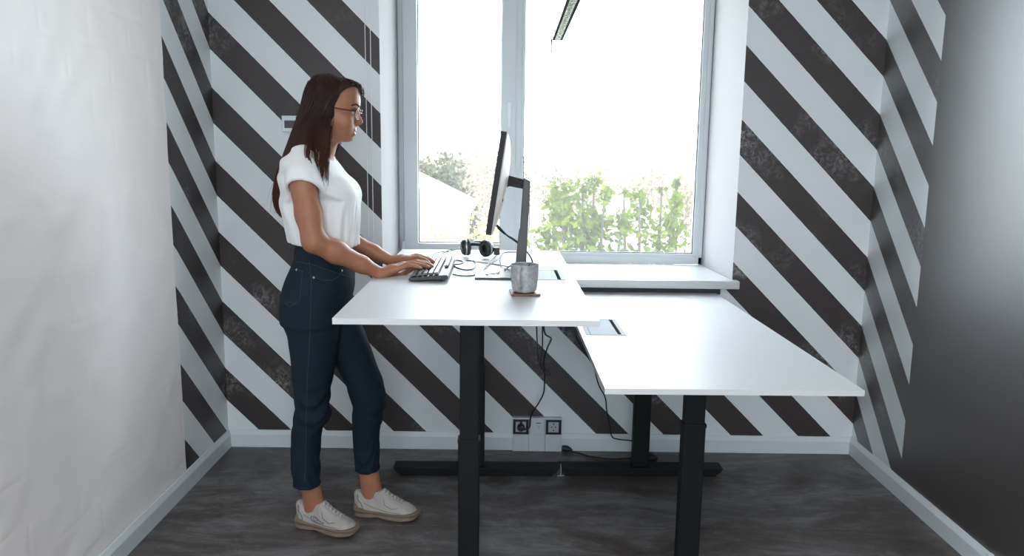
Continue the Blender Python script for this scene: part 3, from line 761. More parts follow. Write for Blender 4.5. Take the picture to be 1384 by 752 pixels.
    def build(s, name, m, parent, relax=1):
        V, Q = s.mesh(relax)
        me = bpy.data.meshes.new(name); me.vertices.add(len(V)); me.vertices.foreach_set('co', V.astype(np.float32).ravel())
        me.loops.add(len(Q)*4); me.loops.foreach_set('vertex_index', Q.astype(np.int32).ravel())
        me.polygons.add(len(Q)); me.polygons.foreach_set('loop_start', np.arange(len(Q), dtype=np.int32)*4); me.polygons.foreach_set('loop_total', np.full(len(Q), 4, np.int32))
        me.update(calc_edges=True); me.validate()
        o = link(name, me, m, parent, True)
        return o
def skin_mat():
    m = mat('skin', (.50, .27, .19), .48, spec=.35); g = G(m); p = g.pos(); b = g.b
    f = g.noise(p, 40., 4.); g.set(b.inputs['Base Color'], g.mix(f, (.29, .120, .068), (.39, .172, .102)))
    b.inputs['Subsurface Weight'].default_value = .12; b.inputs['Subsurface Radius'].default_value = (.012, .005, .003); b.inputs['Subsurface Scale'].default_value = .6
    g.set(b.inputs['Normal'], g.bump(g.noise(p, 500., 3.), .08, .0004)); return m
def denim_mat():
    m = mat('dark_blue_denim', rough=.8, spec=.25); g = G(m); p = g.pos(); sx = g.n('SeparateXYZ', i_0=p)
    tw = g.n('TexWave', i_Vector=g.n('Mapping', i_Vector=p, i_Rotation=(0, .6, 0)).outputs[0], i_Scale=700., wave_type='BANDS').outputs[0]
    f = g.noise(p, 7., 5., .6)
    col = g.mix(f, (.0012, .0045, .008), (.0045, .0135, .024)); col = g.mix(g.math('MULTIPLY', g.noise(p, 220., 3., .7), .35), col, (.018, .038, .052))
    g.set(g.b.inputs['Base Color'], col); g.set(g.b.inputs['Normal'], g.bump(g.math('ADD', tw, g.noise(p, 60., 4.)), .2, .0008)); return m
SKIN = skin_mat(); DENIM = denim_mat()
COTTON = mat('white_cotton', (.78, .78, .78), .9, spec=.2); g = G(COTTON); g.set(g.b.inputs['Normal'], g.bump(g.noise(g.pos(), 45., 5., .6), .25, .0015)); COTTON.node_tree.nodes['Principled BSDF'].inputs['Sheen Weight'].default_value = .2
def hair_mat():
    m = mat('dark_brown_hair', rough=.42, spec=.3); g = G(m); p = g.pos()
    mp = g.n('Mapping', i_Vector=p, i_Scale=(1., 1., .05)); f = g.noise(mp.outputs[0], 260., 3., .6); z = g.n('SeparateXYZ', i_0=p).outputs[2]
    tip = g.math('MULTIPLY', g.math('SUBTRACT', 1.52, z), 3.0, clamp=True)
    c = g.mix(f, (.009, .0045, .004), (.042, .018, .013)); c2 = g.mix(f, (.05, .014, .008), (.15, .055, .03))
    g.set(g.b.inputs['Base Color'], g.mix(tip, c, c2)); g.b.inputs['Anisotropic'].default_value = .6
    g.set(g.b.inputs['Normal'], g.bump(f, .5, .002)); return m
HAIR = hair_mat()

woman = thing('person', 'woman in white t-shirt, blue jeans and glasses standing and typing at the raised desk', 'person', (-.60, 2.79, 0))
KEEP = Matrix.Translation((.60, -2.79, 0))
def P(px, py, y): return np.array(at(px, py, y))
def rowx(py, l, r, cy, ay):
    "section whose outline spans photo columns l..r at row py"
    a = at(l, py, cy); b = at(r, py, cy); return ((a.z+b.z)/2, (a.x+b.x)/2, (b.x-a.x)/2, cy, ay)

# ---- skeleton points
YC = 2.80                      # middle of the body
sh_n, el_n, wr_n = P(409, 246, 2.635), P(424, 326, 2.600), P(515, 370.5, 2.715)
sh_f, el_f, wr_f = P(432, 238, 2.975), P(444, 312, 3.01), P(530, 353.5, 2.965)

def arm(f, sh, el, wr, k=.02):
    m1 = sh*.45+el*.55; m2 = el*.68+wr*.32; m3 = el*.3+wr*.7
    f.chain([sh, m1, el], [.046, .0435, .0385], k); f.chain([el, m2, m3, wr], [.038, .0385, .0285, .0215], k)
def hand(f, wr, knu, tips, across, up, thumb, s=1.):
    """palm + five fingers. knu: middle knuckle; across: unit vector towards the little finger; tips: four fingertip targets (index..little)"""
    across = across/np.linalg.norm(across); d = knu-wr; d = d/np.linalg.norm(d)
    offs = (-.030, -.0105, .0095, .027); back = (-.003, .0, -.004, -.012)
    mcp = [knu+across*o*s+d*b*s for o, b in zip(offs, back)]
    f.cap(wr, wr*.45+knu*.55, .0195*s, .021*s, .012)
    for i, mc in enumerate(mcp):
        f.cap(wr+across*offs[i]*.45*s, mc, .0155*s, .0115*s, .010)
    for i, (mc, tp) in enumerate(zip(mcp, tips)):
        L = np.linalg.norm(tp-mc); pip = mc*.52+tp*.48+up*(.013+.05*max(0, .085-L)); dip = mc*.20+tp*.80+up*.0075
        f.chain([mc, pip, dip, tp], [.0100*s, .0084*s, .0073*s, .0062*s], .004)
    a, b, c = thumb
    f.chain([wr-across*.012*s+d*.015, a, b, c], [.014*s, .0125*s, .0095*s, .0075*s], .006)
    return tips
f = Field((-.93, 2.52, 0.03), (-.27, 3.10, 1.70), .0042)
# head -----------------------------------------------------------------
YH = 2.80; s_ = .0001
head_rows = [(104, 441, 462, .030), (109, 429, 474, .052), (116, 423, 481, .064), (124, 419, 485, .071), (133, 418, 486.5, .0745), (142, 418.5, 486.2, .075), (148, 420, 483.6, .074),
             (153, 421, 481.8, .072), (159, 423, 481.6, .071), (165, 426, 481.8, .069), (171, 430, 481.3, .065), (176, 434, 480.2, .060), (181, 439, 478.2, .053), (186, 444, 476, .043), (190, 450, 473, .030), (192, 456, 469, .016)]
f.loft([rowx(py, l, r, YH, ay) for py, l, r, ay in head_rows], .012, n=2.25, pad=.03)
H = lambda px, py, dy=0.: P(px, py, YH)+np.array([0, dy, 0])
f.cap(H(482.5, 150), H(487.0, 163.5), .0055, .0085, .010)           # nose bridge
f.ell(H(486.6, 166.0), (.0085, .0085, .0080), .008)
for sg in (-1, 1):
    f.ell(H(483.2, 168.3, sg*.0095), (.0075, .0060, .0058), .006)     # nostril wings
    f.ell(H(481.5, 151.2, sg*.030), (.012, .0165, .0105), .008, 'cut')   # eye sockets
    f.ell(H(476.8, 151.6, sg*.031), (.0125, .0125, .0115), .004)      # eyeball under the lids
    f.cap(H(482.6, 144.5, sg*.014), H(477.5, 145.0, sg*.046), .0045, .004, .012)     # brow ridge
    f.ell(H(471, 168, sg*.044), (.020, .016, .018), .022)              # cheek
    f.ell(H(442.5, 158, sg*.076), (.012, .008, .026), .008, rot=Matrix.Rotation(-.15, 4, 'Y'))   # ear
f.cap(H(480.4, 176.0, -.012), H(480.4, 176.0, .012), .0042, .0042, .006); f.cap(H(479.6, 181.2, -.011), H(479.6, 181.2, .011), .0046, .0046, .006)
f.cap(H(480.2, 178.6, -.018), H(480.2, 178.6, .018), .0022, .0022, .004, 'cut')
f.ell(H(473.2, 187.0), (.012, .014, .010), .014)                       # chin
# neck and upper chest
f.chain([P(441, 176, YC), P(436, 196, YC), P(428, 216, YC)], [.048, .044, .050], .02)
f.cap(P(425, 216, YC)+np.array([0, -.06, 0]), P(425, 216, YC)+np.array([0, .06, 0]), .034, .034, .03)
f.loft([rowx(212, 402, 446, YC, .12), rowx(230, 394, 453, YC, .14), rowx(255, 396, 462, YC, .125), rowx(300, 402, 466, YC, .105), rowx(345, 408, 470, YC, .11), rowx(380, 395, 472, YC, .13)], .03)
arm(f, sh_n, el_n, wr_n); arm(f, sh_f, el_f, wr_f)
# hands on the keys
up = np.array([0, 0, 1.])
KZ = LZ+.0255
def tip(x, y, z=KZ+.006): return np.array([x, y, z])
kn = P(543, 360.0, 2.752); kn_f = P(553, 349.0, 2.930)
hand(f, wr_n, kn, [tip(-.292, 2.812), tip(-.285, 2.782), tip(-.296, 2.757), tip(-.322, 2.728)], np.array([-.12, -1., -.10]), up, [wr_n+np.array([.03, .030, -.006]), wr_n+np.array([.062, .052, -.012]), np.array([-.335, 2.815, KZ+.004])])
hand(f, wr_f, kn_f, [tip(-.306, 2.872), tip(-.292, 2.900), tip(-.298, 2.926), tip(-.322, 2.950)], np.array([-.12, 1., -.05]), up, [wr_f+np.array([.03, -.030, -.006]), wr_f+np.array([.060, -.052, -.014]), np.array([-.348, 2.868, KZ+.004])])
# ankles and shins inside the shoes and jeans
f.loft([rowx(585, 403, 425, 2.735, .034), rowx(640, 404.5, 427, 2.735, .033), rowx(655, 405, 432, 2.735, .031), rowx(672, 409, 436, 2.741, .027), rowx(688, 411, 439, 2.745, .022), rowx(704, 411, 441, 2.747, .020)], .01)
f.loft([rowx(565, 482, 504, 2.855, .034), rowx(620, 484, 507, 2.855, .033), rowx(636, 484.5, 511, 2.855, .031), rowx(655, 487, 515, 2.855, .028), rowx(672, 490, 518, 2.855, .023), rowx(690, 488, 524, 2.855, .022)], .01)
f.cap(np.array([-.735, 2.747, .046]), np.array([-.64, 2.718, .040]), .023, .018, .01); f.cap(np.array([-.53, 2.855, .046]), np.array([-.44, 2.844, .040]), .023, .018, .01)
f.chain([P(425, 385, 2.76), P(423, 440, 2.745), P(423, 530, 2.735), P(416, 600, 2.735)], [.075, .060, .040, .030], .01)
f.chain([P(435, 385, 2.84), P(458, 440, 2.855), P(496, 530, 2.855), P(495, 585, 2.855)], [.075, .060, .040, .030], .01)
body = f.build('body', SKIN, woman, 1)

# ---- t-shirt
f = Field((-.93, 2.52, .93), (-.45, 3.10, 1.50), .004)
rows = [(205, 399, 441, .100), (214, 388, 449, .150), (224, 383, 457, .163), (236, 381, 467, .165), (248, 381, 477, .160), (259, 381.3, 483.6, .155), (272, 382, 485, .150), (288, 384.5, 484.8, .143), (305, 388.5, 484, .138), (322, 393, 483.0, .136), (336, 397.5, 481.5, .138), (347, 399.5, 480.6, .140)]
def folds(X, Y, Z):
    a = np.arctan2(Y-YC, X+.62); lowm = np.clip((1.30-Z)/.25, 0, 1)
    r_ = .0050*np.sin(9*a+7*(Z-1.1))*lowm+.0036*np.sin(21*a-14*Z)*lowm
    r_ = r_ + .0032*np.sin(60*Z+14*(X+.6)+5*np.sin(8*Y))*np.clip((1.14-Z)/.1, 0, 1)
    r_ = r_ + .0034*np.sin(55*(Z+.9*X)+3*np.sin(9*Z))*np.clip((Z-1.12)/.1, 0, 1)*np.clip((-.60-X)/.05, 0, 1)
    return r_
f.loft([rowx(py, l, r, YC, ay) for py, l, r, ay in rows], .02, n=2.35, pad=.05, warp=folds)
for sg in (-1, 1): f.ell(P(464, 263, YC)+np.array([0, sg*.062, 0]), (.048, .052, .055), .03)
f.cap(P(420, 214, YC)+np.array([0, -.09, 0]), sh_n+np.array([-.004, 0, .022]), .048, .046, .03)
f.cap(P(424, 213, YC)+np.array([0, .08, 0]), sh_f+np.array([-.004, 0, .022]), .048, .046, .03)
def sleeve(sh, el, sg):
    d = (el-sh)/np.linalg.norm(el-sh); e = sh+d*.030
    f.chain([sh+np.array([0, 0, .012]), sh+d*.02, e+d*.03], [.054, .057, .060], .022)
    dn = np.array([.04, sg*.75, -1.])
    return e, dn/np.linalg.norm(dn), d
en, dn, dd = sleeve(sh_n, el_n, -1); ef, df, _ = sleeve(sh_f, el_f, 1)
# open the sleeves: trim past the hem near the arm, hollow a little
def trim(e, n, sg):
    sl_, X, Y, Z = f.sub(f.lo, f.lo+f.h*f.n)
    d = (X-e[0])*n[0]+(Y-e[1])*n[1]+(Z-e[2])*n[2]
    side = sg*(Y-YC)-.112
    # only outside the trunk
    dd_ = np.minimum(d, side)
    f._comb(sl_, -dd_, .006, 'cut')
f2 = f
trim(en, dn, -1); trim(ef, df, 1)
f.cap(en-dd*.03, en+dd*.08, .0485, .052, .004, 'cut')
# restore trunk volume next to the arm
f.loft([rowx(py, l+3, r-3, YC, min(ay-.012, .128)) for py, l, r, ay in rows[2:]], .012, n=2.35, pad=.05, warp=folds)
f.ell(P(452, 203, YC), (.046, .068, .034), .010, 'cut', rot=Matrix.Rotation(.75, 4, 'Y'))
f.cap(P(443, 176, YC), P(437, 203, YC), .047, .047, .006, 'cut')
zh = P(400, 341, YC)[2]
f.plane((0, 0, P(440, 345, YC)[2]), (-.06, 0, -1), .006)
shirt = f.build('t_shirt', COTTON, woman, 1)

# ---- jeans
f = Field((-.93, 2.60, .10), (-.36, 3.02, 1.13), .0045)
YN, YF = 2.735, 2.860
hip = [(330, 402, 472, .120), (339, 400, 474, .128), (349, 400, 477, .134), (362, 395, 478, .142), (376, 389, 478, .150), (390, 384.5, 477, .156), (404, 382, 474, .160), (418, 382, 470, .160), (432, 382.8, 466, .158)]
f.loft([rowx(py, l, r, YC, ay) for py, l, r, ay in hip], .02, n=2.3, pad=.05, warp=lambda X, Y, Z: .0022*np.sin(70*Z+10*Y)*np.clip((X+.60)/.06, 0, 1))
def legwarp(X, Y, Z):
    knee = np.exp(-((Z-.47)/.09)**2); hem = np.exp(-((Z-.24)/.08)**2); th_ = np.exp(-((Z-.86)/.12)**2)
    a = 1.7*(X+.6)+.8*np.sin(20*Y)
    return .0042*np.sin(85*(Z+.35*a*.3))*knee*(.5+.5*np.sin(9*(X-Z)))+.003*np.sin(75*(Z-.25*a))*hem+.0025*np.sin(60*(Z+.4*X))*th_+.0016*np.sin(33*X+21*Z)*1.
near = [(425, 382, 464, .088), (442, 384, 459, .088), (455, 389, 457.5, .086), (470, 391.5, 455.5, .083), (487, 394, 453.5, .079), (513, 396.5, 449, .074), (532, 399, 446.5, .070), (548, 400, 445.5, .067), (558, 399, 447.5, .067), (566, 397, 445, .064), (576, 395.5, 437, .062), (600, 394.5, 433.5, .060), (627, 395, 432.5, .057), (645, 396.5, 432, .054), (655, 398, 431.8, .052)]
far = [(425, 420, 484, .088), (442, 425, 489, .088), (458, 434, 495.5, .084), (472, 444, 501.5, .080), (493, 455, 509, .076), (510, 464, 516, .073), (528, 471, 520.8, .070), (541, 475, 521.8, .068), (550, 476.5, 521, .066), (556, 476, 517, .064), (566, 476, 517.3, .063), (576, 476.5, 514, .061), (604, 479, 513, .058), (622, 480.5, 512.5, .054), (634, 481.5, 512, .052)]
f.loft([rowx(py, l, r, YN, ay) for py, l, r, ay in near], .02, n=2.15, pad=.05, warp=legwarp)
f.loft([rowx(py, l, r, YF, ay) for py, l, r, ay in far], .02, n=2.15, pad=.05, warp=legwarp)
jeans = f.build('jeans', DENIM, woman, 1)

# ---- details drawn on the cloth: found by casting rays sideways on to the garment
def bvh(o):
    me = o.data; return BVHTree.FromPolygons([v.co for v in me.vertices], [tuple(p.vertices) for p in me.polygons])
def on_surf(tree_, pts, lift=.0012):
    out = []
    cp = Vector((0, 0, CAM_H))
    for px, py in pts:
        d = (at(px, py, 2.)-cp).normalized(); h_ = tree_.ray_cast(cp, d)
        if h_[0] is not None: out.append(h_[0]-d*lift)
    return out
def dense(pts, n=7):
    out = []
    for a, b in zip(pts[:-1], pts[1:]): out += [(a[0]+(b[0]-a[0])*i/n, a[1]+(b[1]-a[1])*i/n) for i in range(n)]
    return out+[pts[-1]]
jt = bvh(jeans); TH_ = mat('faded_seam_thread', (.020, .038, .052), .8); met = mat('copper_rivet', (.55, .42, .32), .3, 1.)
sm = MB()
for line in ([(394, 364), (409, 366), (405, 408), (391, 415), (384, 409)], [(418, 352), (421, 380), (420, 420), (418, 470), (415, 520), (414, 570), (413, 620), (412, 652)],
             [(424, 375), (436, 379), (449, 379), (459, 373), (462, 366)], [(386, 411), (392, 408), (397, 411), (403, 405)], [(401, 354), (420, 357), (440, 364), (460, 371), (476, 376)]):
    q = on_surf(jt, dense(line), .0004)
    if len(q) > 2: sm.tube(q, .0013, 5)
sm.build('seam', TH_, jeans)
rv = MB()
for p in on_surf(jt, [(424, 375.5), (401, 365), (462, 366)], .0): rv.lathe([(0, -.002), (.004, -.001), (.0045, 0), (.003, .0015), (0, .002)], 10, Matrix.Translation(p) @ Matrix.Rotation(math.pi/2, 4, 'X'))
rv.build('rivet', met, jeans, True)
# rolled hems
for rows_, yc in ((near[-1], YN), (far[-1], YF)):
    r0 = rowx(rows_[0]-1.5, rows_[1], rows_[2], yc, rows_[3]); pts = [(r0[1]+(r0[2]+.001)*math.cos(a), r0[3]+(r0[4]+.001)*math.sin(a), r0[0]+.002*math.sin(3*a)) for a in [2*math.pi*i/28 for i in range(29)]]
    MB().tube(pts, .0035, 6).build('hem', DENIM, jeans, True)
st = bvh(shirt)

# ---- sneakers
UP = grain(mat('off_white_sneaker_upper', (.34, .315, .29), .6), 50, .08, .15, .001); SOLE = grain(mat('worn_beige_sole', (.155, .115, .09), .7), 40, .2, .3, .002); GREY = mat('grey_sneaker_trim', (.10, .11, .13), .6); LACE = mat('grey_lace', (.42, .41, .40), .8)
def sneaker(heel, toe, zadd=0., label_=''):
    heel = Vector((*heel, 0)); toe = Vector((*toe, 0)); L = (toe-heel).length; ang = math.atan2(toe.y-heel.y, toe.x-heel.x); k = L/.262
    T_ = Matrix.Translation(heel) @ Matrix.Rotation(ang, 4, 'Z')
    def local(fd):   # build in shoe coordinates then place
        pass
    # upper: sections along the foot (x), built with z as the running axis then rotated
    f = Field((-.02, -.07, -.075), (.32, .155, .075), .0032)
    # local axes here: X = along the foot, Y = height, Z = across
    sec = [(.004, .030, .018, .020), (.018, .030, .080, .034), (.045, .030, .078, .038), (.075, .030, .080, .041), (.100, .030, .090, .040), (.125, .030, .086, .043), (.155, .030, .070, .047), (.190, .028, .052, .049), (.220, .026, .042, .046), (.243, .026, .030, .036), (.257, .026, .016, .018)]
    X = f.ax[0][:, None, None]; Y = f.ax[1][None, :, None]; Z = f.ax[2][None, None, :]
    S_ = np.array(sec); xs = np.clip(X, S_[0, 0], S_[-1, 0])
    hgt = np.interp(xs, S_[:, 0], S_[:, 2]); hw = np.interp(xs, S_[:, 0], S_[:, 3]); hwm = (hw-.0015)*(1-.10*np.clip((Y-.03)/.07, 0, 1))
    base = .018
    d = np.sqrt(((Y-base)/np.maximum(hgt, .01))**2+(Z/hwm)**2)-1
    d = d*np.minimum(hwm, hgt); d = np.maximum(d, np.maximum(S_[0, 0]-X, X-S_[-1, 0])); d = np.maximum(d, .020-Y)
    f.F = d.astype(np.float32)
    f.cap((.020, .02, 0), (.010, .088, 0), .026, .020, .02)
    f.cap((.112, .080, 0), (.092, .104, 0), .026, .020, .02)
    f.cap((.058, .160, 0), (.056, .100, 0), .040, .027, .010, 'cut')
    f.cap((.03, .125, 0), (.09, .137, 0), .026, .03, .010, 'cut')
    V, Q = f.mesh(1)
    R_ = T_ @ Matrix(((k, 0, 0, 0), (0, 0, -k, 0), (0, k, 0, 0), (0, 0, 0, 1)))
    def put(name, V, Q, m, par):
        V2 = np.c_[V, np.ones(len(V))] @ np.array(R_).T
        me = bpy.data.meshes.new(name); me.from_pydata(V2[:, :3].tolist(), [], Q.tolist()); return link(name, me, m, par, True)
    up_ = put('sneaker', V, Q, UP, woman)
    f = Field((-.03, -.02, -.075), (.30, .075, .075), .0032); X = f.ax[0][:, None, None]; Y = f.ax[1][None, :, None]; Z = f.ax[2][None, None, :]
    out = [(-.012, .012), (0, .028), (.03, .037), (.09, .037), (.14, .043), (.20, .051), (.24, .043), (.262, .028), (.274, .010)]
    O = np.array(out); O[:, 1] += .004; hw = np.interp(np.clip(X, O[0, 0], O[-1, 0]), O[:, 0], O[:, 1])
    topz = np.interp(X, [-.015, .0, .05, .10, .15, .22, .275], [.050, .052, .036, .033, .030, .030, .036]); botz = np.interp(X, [-.015, .01, .20, .25, .278], [.012, .0, .0, .004, .018])
    arch = .006*np.exp(-((X-.10)/.035)**2)
    dz = np.maximum(Y-topz, botz+arch-Y); dw = np.abs(Z)-hw+.0035*np.sin((Y-.010)*220.)
    dx = np.maximum(-.013-X, X-.275)
    d = np.maximum(np.maximum(dz, dw), dx)+.004
    q = np.maximum(dz+.008, 0)**2+np.maximum(dw+.008, 0)**2+np.maximum(dx+.008, 0)**2
    f.F = (np.sqrt(q)-.008+np.minimum(np.maximum(np.maximum(dz, dw), dx)+.008, 0)).astype(np.float32)
    V, Q = f.mesh(1); so = put('sole', V, Q, SOLE, up_)
    def w3(x, y, z): return R_ @ Vector((x, y, z))
    tr = bvh(up_)
    def hug(x, z, lift=.002):
        o_ = w3(x, .3, z); h_ = tr.ray_cast(o_, Vector((0, 0, -1))); return (h_[0]+Vector((0, 0, lift))) if h_[0] else w3(x, .09, z)
    tg = MB().prism([(-.016, 0), (.016, 0), (.019, .030), (.012, .046), (-.012, .046), (-.019, .030)], -.003, .003, 'y', bev=.002, mtx=Matrix.Translation(hug(.112, 0, -.022)) @ Matrix.Rotation(ang-math.pi/2, 4, 'Z') @ Matrix.Rotation(.75, 4, 'X'))
    tg.build('tongue', GREY, up_, True)
    lc = MB()
    for i in range(6):
        x = .118+i*.0145; wz = .019-.001*i
        lc.tube([hug(x, -wz), hug(x+.003, -wz*.4, .004), hug(x+.006, wz*.4, .004), hug(x+.009, wz)], .0024*k, 6)
        lc.tube([hug(x, wz), hug(x+.004, 0, .005), hug(x+.009, -wz)], .0022*k, 6)
    lc.tube([hug(.118, -.012), hug(.112, -.028, .006), hug(.128, -.034, .003)], .002, 6); lc.tube([hug(.118, .012), hug(.110, .026, .006), hug(.124, .034, .003)], .002, 6)
    lc.build('laces', LACE, up_, True)
    # side details on the near face
    def side(x, y, lift=.0008):
        o_ = w3(x, y, .2); d_ = (w3(x, y, 0)-o_).normalized(); h_ = tr.ray_cast(o_, d_); return h_[0]-d_*lift if h_[0] else w3(x, y, .04)
    def sl(pts, r=.0013):
        q = []
        for a, b in zip(pts[:-1], pts[1:]): q += [side(a[0]+(b[0]-a[0])*i/5, a[1]+(b[1]-a[1])*i/5) for i in range(5)]
        q.append(side(*pts[-1])); return q
    dt = MB(); dt.tube(sl([(.012, .094), (.014, .075), (.030, .058), (.038, .040)]), .0016, 6)
    dt.tube(sl([(.125, .085), (.130, .062), (.160, .048), (.185, .052)]), .0010, 6); dt.tube(sl([(.04, .062), (.09, .046), (.14, .036), (.2, .034)]), .0009, 6)
    dt.build('stitching', GREY, up_)
    if label_:
        lg = MB(); lg.tube(sl([(.076, .060), (.094, .063), (.108, .056), (.128, .045), (.140, .047), (.130, .038), (.096, .041), (.082, .047), (.076, .060)]), .0014, 6)
        lg.tube(sl([(.086, .056), (.098, .058), (.110, .049), (.094, .047), (.086, .056)]), .0010, 6); lg.build('logo', GREY, up_)
    MB().tube([w3(.002, .088, 0), w3(-.006, .098, 0), w3(-.004, .106, 0), w3(.004, .100, 0)], .0035, 6).build('heel_tab', GREY, up_, True)
    return up_
sneaker((-.800, 2.768), (-.566, 2.695), label_='y'); sneaker((-.598, 2.862), (-.352, 2.832))

# ---- face details
WHT = mat('eye_white', (.55, .52, .50), .15); IRIS = mat('iris_brown', (.03, .015, .01), .1); LIP = mat('lip_skin', (.34, .10, .085), .4); BROW = mat('brow_hair', (.03, .015, .012), .8)
for sg in (-1, 1):
    c = Vector(H(477.6, 151.4, sg*.031)); e = MB().lathe([(0, -.0118)]+[(.0118*math.cos(a), .0118*math.sin(a)) for a in [i*math.pi/12 for i in range(-5, 6)]]+[(0, .0118)], 20, Matrix.Translation(c)).build('eye', WHT, woman, True)
    dr = Vector((.93, -.10, -.33)).normalized(); MB().lathe([(0, .0012), (.003, .001), (.0056, 0), (.0056, -.002)], 16, Matrix.Translation(c+dr*.0112) @ dr.to_track_quat('Z', 'Y').to_matrix().to_4x4()).build('iris', IRIS, e, True)
    # lids and lashes
    ar = [(482.0, 149.8, .018), (483.6, 149.2, .027), (482.6, 149.2, .036), (479.2, 150.2, .046)]
    MB().tube(smooth_path([H(a, b, sg*y) for a, b, y in ar], 4), .0024, 6).build('eyelashes', BROW, woman)
    br = [(486.2, 144.6, .012), (485.4, 142.6, .024), (483.4, 142.0, .038), (478.8, 144.0, .053)]
    MB().tube(smooth_path([H(a, b, sg*y) for a, b, y in br], 4), [.0016]+[.0030]*11+[.0014], 6).build('eyebrow', BROW, woman)
lp = MB(); lp.tube(smooth_path([H(475.6, 179.2, -.022), H(479.6, 176.9, -.010), H(480.9, 176.9, 0), H(479.6, 176.9, .010), H(475.6, 179.2, .022)], 4), [.0012]*4+[.0030]*9+[.0012]*4, 8)
lp.tube(smooth_path([H(475.6, 179.6, -.021), H(478.8, 181.0, -.010), H(479.9, 181.2, 0), H(478.8, 181.0, .010), H(475.6, 179.6, .021)], 4), [.0012]*4+[.0036]*9+[.0012]*4, 8); lp.build('lips', LIP, woman, True)
# ---- glasses
GF = mat('dark_red_glasses_frame', (.09, .012, .015), .25); GS = mat('glasses_metal_rim', (.45, .40, .42), .2, .8)
LENS = bpy.data.materials.new('spectacle_lens'); LENS.use_nodes = True; nt = LENS.node_tree; nt.nodes.clear(); g = G(LENS); o_ = g.n('OutputMaterial'); a_ = g.n('BsdfTransparent'); b_ = g.n('BsdfGlossy'); b_.inputs['Roughness'].default_value = .03; m_ = g.n('MixShader'); m_.inputs[0].default_value = .04
nt.links.new(a_.outputs[0], m_.inputs[1]); nt.links.new(b_.outputs[0], m_.inputs[2]); nt.links.new(m_.outputs[0], o_.inputs[0])
gl_ = MB()
rims = {}
for sg in (-1, 1):
    c = Vector(H(486.2, 155.0, sg*.033)); u = Vector((-.22*1.0, sg*1., 0)).normalized(); v = Vector((.10, 0, 1)).normalized()
    ring = [c+u*(.0245*math.cos(a))*(1 if math.cos(a) > 0 else .95)+v*(.0185*math.sin(a)*(1-.12*math.cos(a))) for a in [2*math.pi*i/24 for i in range(25)]]
    rims[sg] = (c, u, v, ring); gl_.tube(ring, .0010, 6)
    gl_.tube(ring[2:11], .0018, 6)
    hinge = c+u*.026+v*.008
    gl_.tube(smooth_path([hinge, Vector(H(478, 150.8, sg*.066)), Vector(H(466, 148.8, sg*.0765)), Vector(H(454, 146.6, sg*.080)), Vector(H(443, 147, sg*.081)), Vector(H(439, 151, sg*.080))], 4), .0020, 6)
gl_.tube(smooth_path([rims[-1][0]+Vector((.002, .011, .004)), Vector(H(488.6, 153, 0)), rims[1][0]+Vector((.002, -.011, .004))], 4), .0014, 6)
gls = gl_.build('eyeglasses', GF, woman, True)
for sg in (-1, 1):
    bm = bmesh.new(); vs = [bm.verts.new(p) for p in rims[sg][3][:-1]]; bm.faces.new(vs); me = bpy.data.meshes.new('lens'); bm.to_mesh(me); bm.free(); link('lens', me, LENS, gls)
# ---- necklace
MB().tube(smooth_path([P(441, 205, YC)+[0, -.05, 0], P(449, 209.5, YC)+[0, -.032, 0], P(453.8, 218, YC)+[.002, -.008, 0], P(453.8, 218, YC)+[.002, .008, 0], P(449, 209.5, YC)+[0, .03, 0]], 5), .0009, 5).build('necklace', GS, woman)
# ---- ring fingernails: small nails on each fingertip
NAIL = mat('fingernail', (.50, .30, .25), .25)
for tp in ([-.292, 2.812], [-.285, 2.782], [-.296, 2.757], [-.322, 2.728], [-.306, 2.872], [-.292, 2.900], [-.298, 2.926], [-.322, 2.950]):
    MB().lathe([(0, .0016), (.0034, .0010), (.0042, 0), (0, -.0005)], 10, Matrix.Translation((tp[0]-.002, tp[1], KZ+.0112)) @ Matrix.Rotation(.25, 4, 'Y') @ Matrix.Diagonal((1.3, 1, 1, 1))).build('nail', NAIL, woman, True)

# ---- hair: one solid mass with separate combed strands over it
YHH = 2.795
hair_rows = [(99.5, 432, 450, .022), (103, 426, 459, .042), (109, 420, 477, .060), (116, 416, 486.5, .072), (124, 413.5, 489.3, .080), (133, 411.5, 488, .084), (145, 408.5, 478, .086), (158, 405, 468, .087), (170, 400.5, 456, .087), (182, 396.5, 449, .087), (195, 391.5, 445, .088), (207, 387, 440, .092), (218, 383.5, 425, .094), (229, 379.5, 408, .090), (242, 375.5, 400, .080), (255, 373, 394, .068), (266, 371.6, 390, .055), (278, 372.5, 387, .040), (288, 376, 386, .024), (295, 380, 385, .010)]
HR = [rowx(py, l, r, YHH, ay) for py, l, r, ay in hair_rows]
f = Field((-.90, 2.62, 1.13), (-.50, 2.97, 1.74), .004)
f.loft(HR, .02, n=2.1, pad=.04, warp=lambda X, Y, Z: .0016*np.sin(95*(X+.22*Z)+2*np.sin(40*Y))+.0012*np.sin(120*Y+30*X))
face_cut = [(H(488, 152), (.084, .20, .092)), (H(474, 190), (.088, .22, .072)), (H(470, 222), (.085, .24, .075))]
for c, r in face_cut[:2]: f.ell(c, r, .006, 'cut')
f.cap(P(474, 205, 2.86), P(450, 330, 2.86), .09, .10, .01, 'cut')
f.cap(P(430, 176, 2.715), P(420, 203, 2.700), .020, .016, .012)
f.cap(P(456, 186, 2.875), P(447, 214, 2.885), .012, .006, .006)
f.cap(P(486, 117, 2.76), P(489, 126, 2.745), .010, .006, .01)
hair = f.build('hair', HAIR, woman, 1)
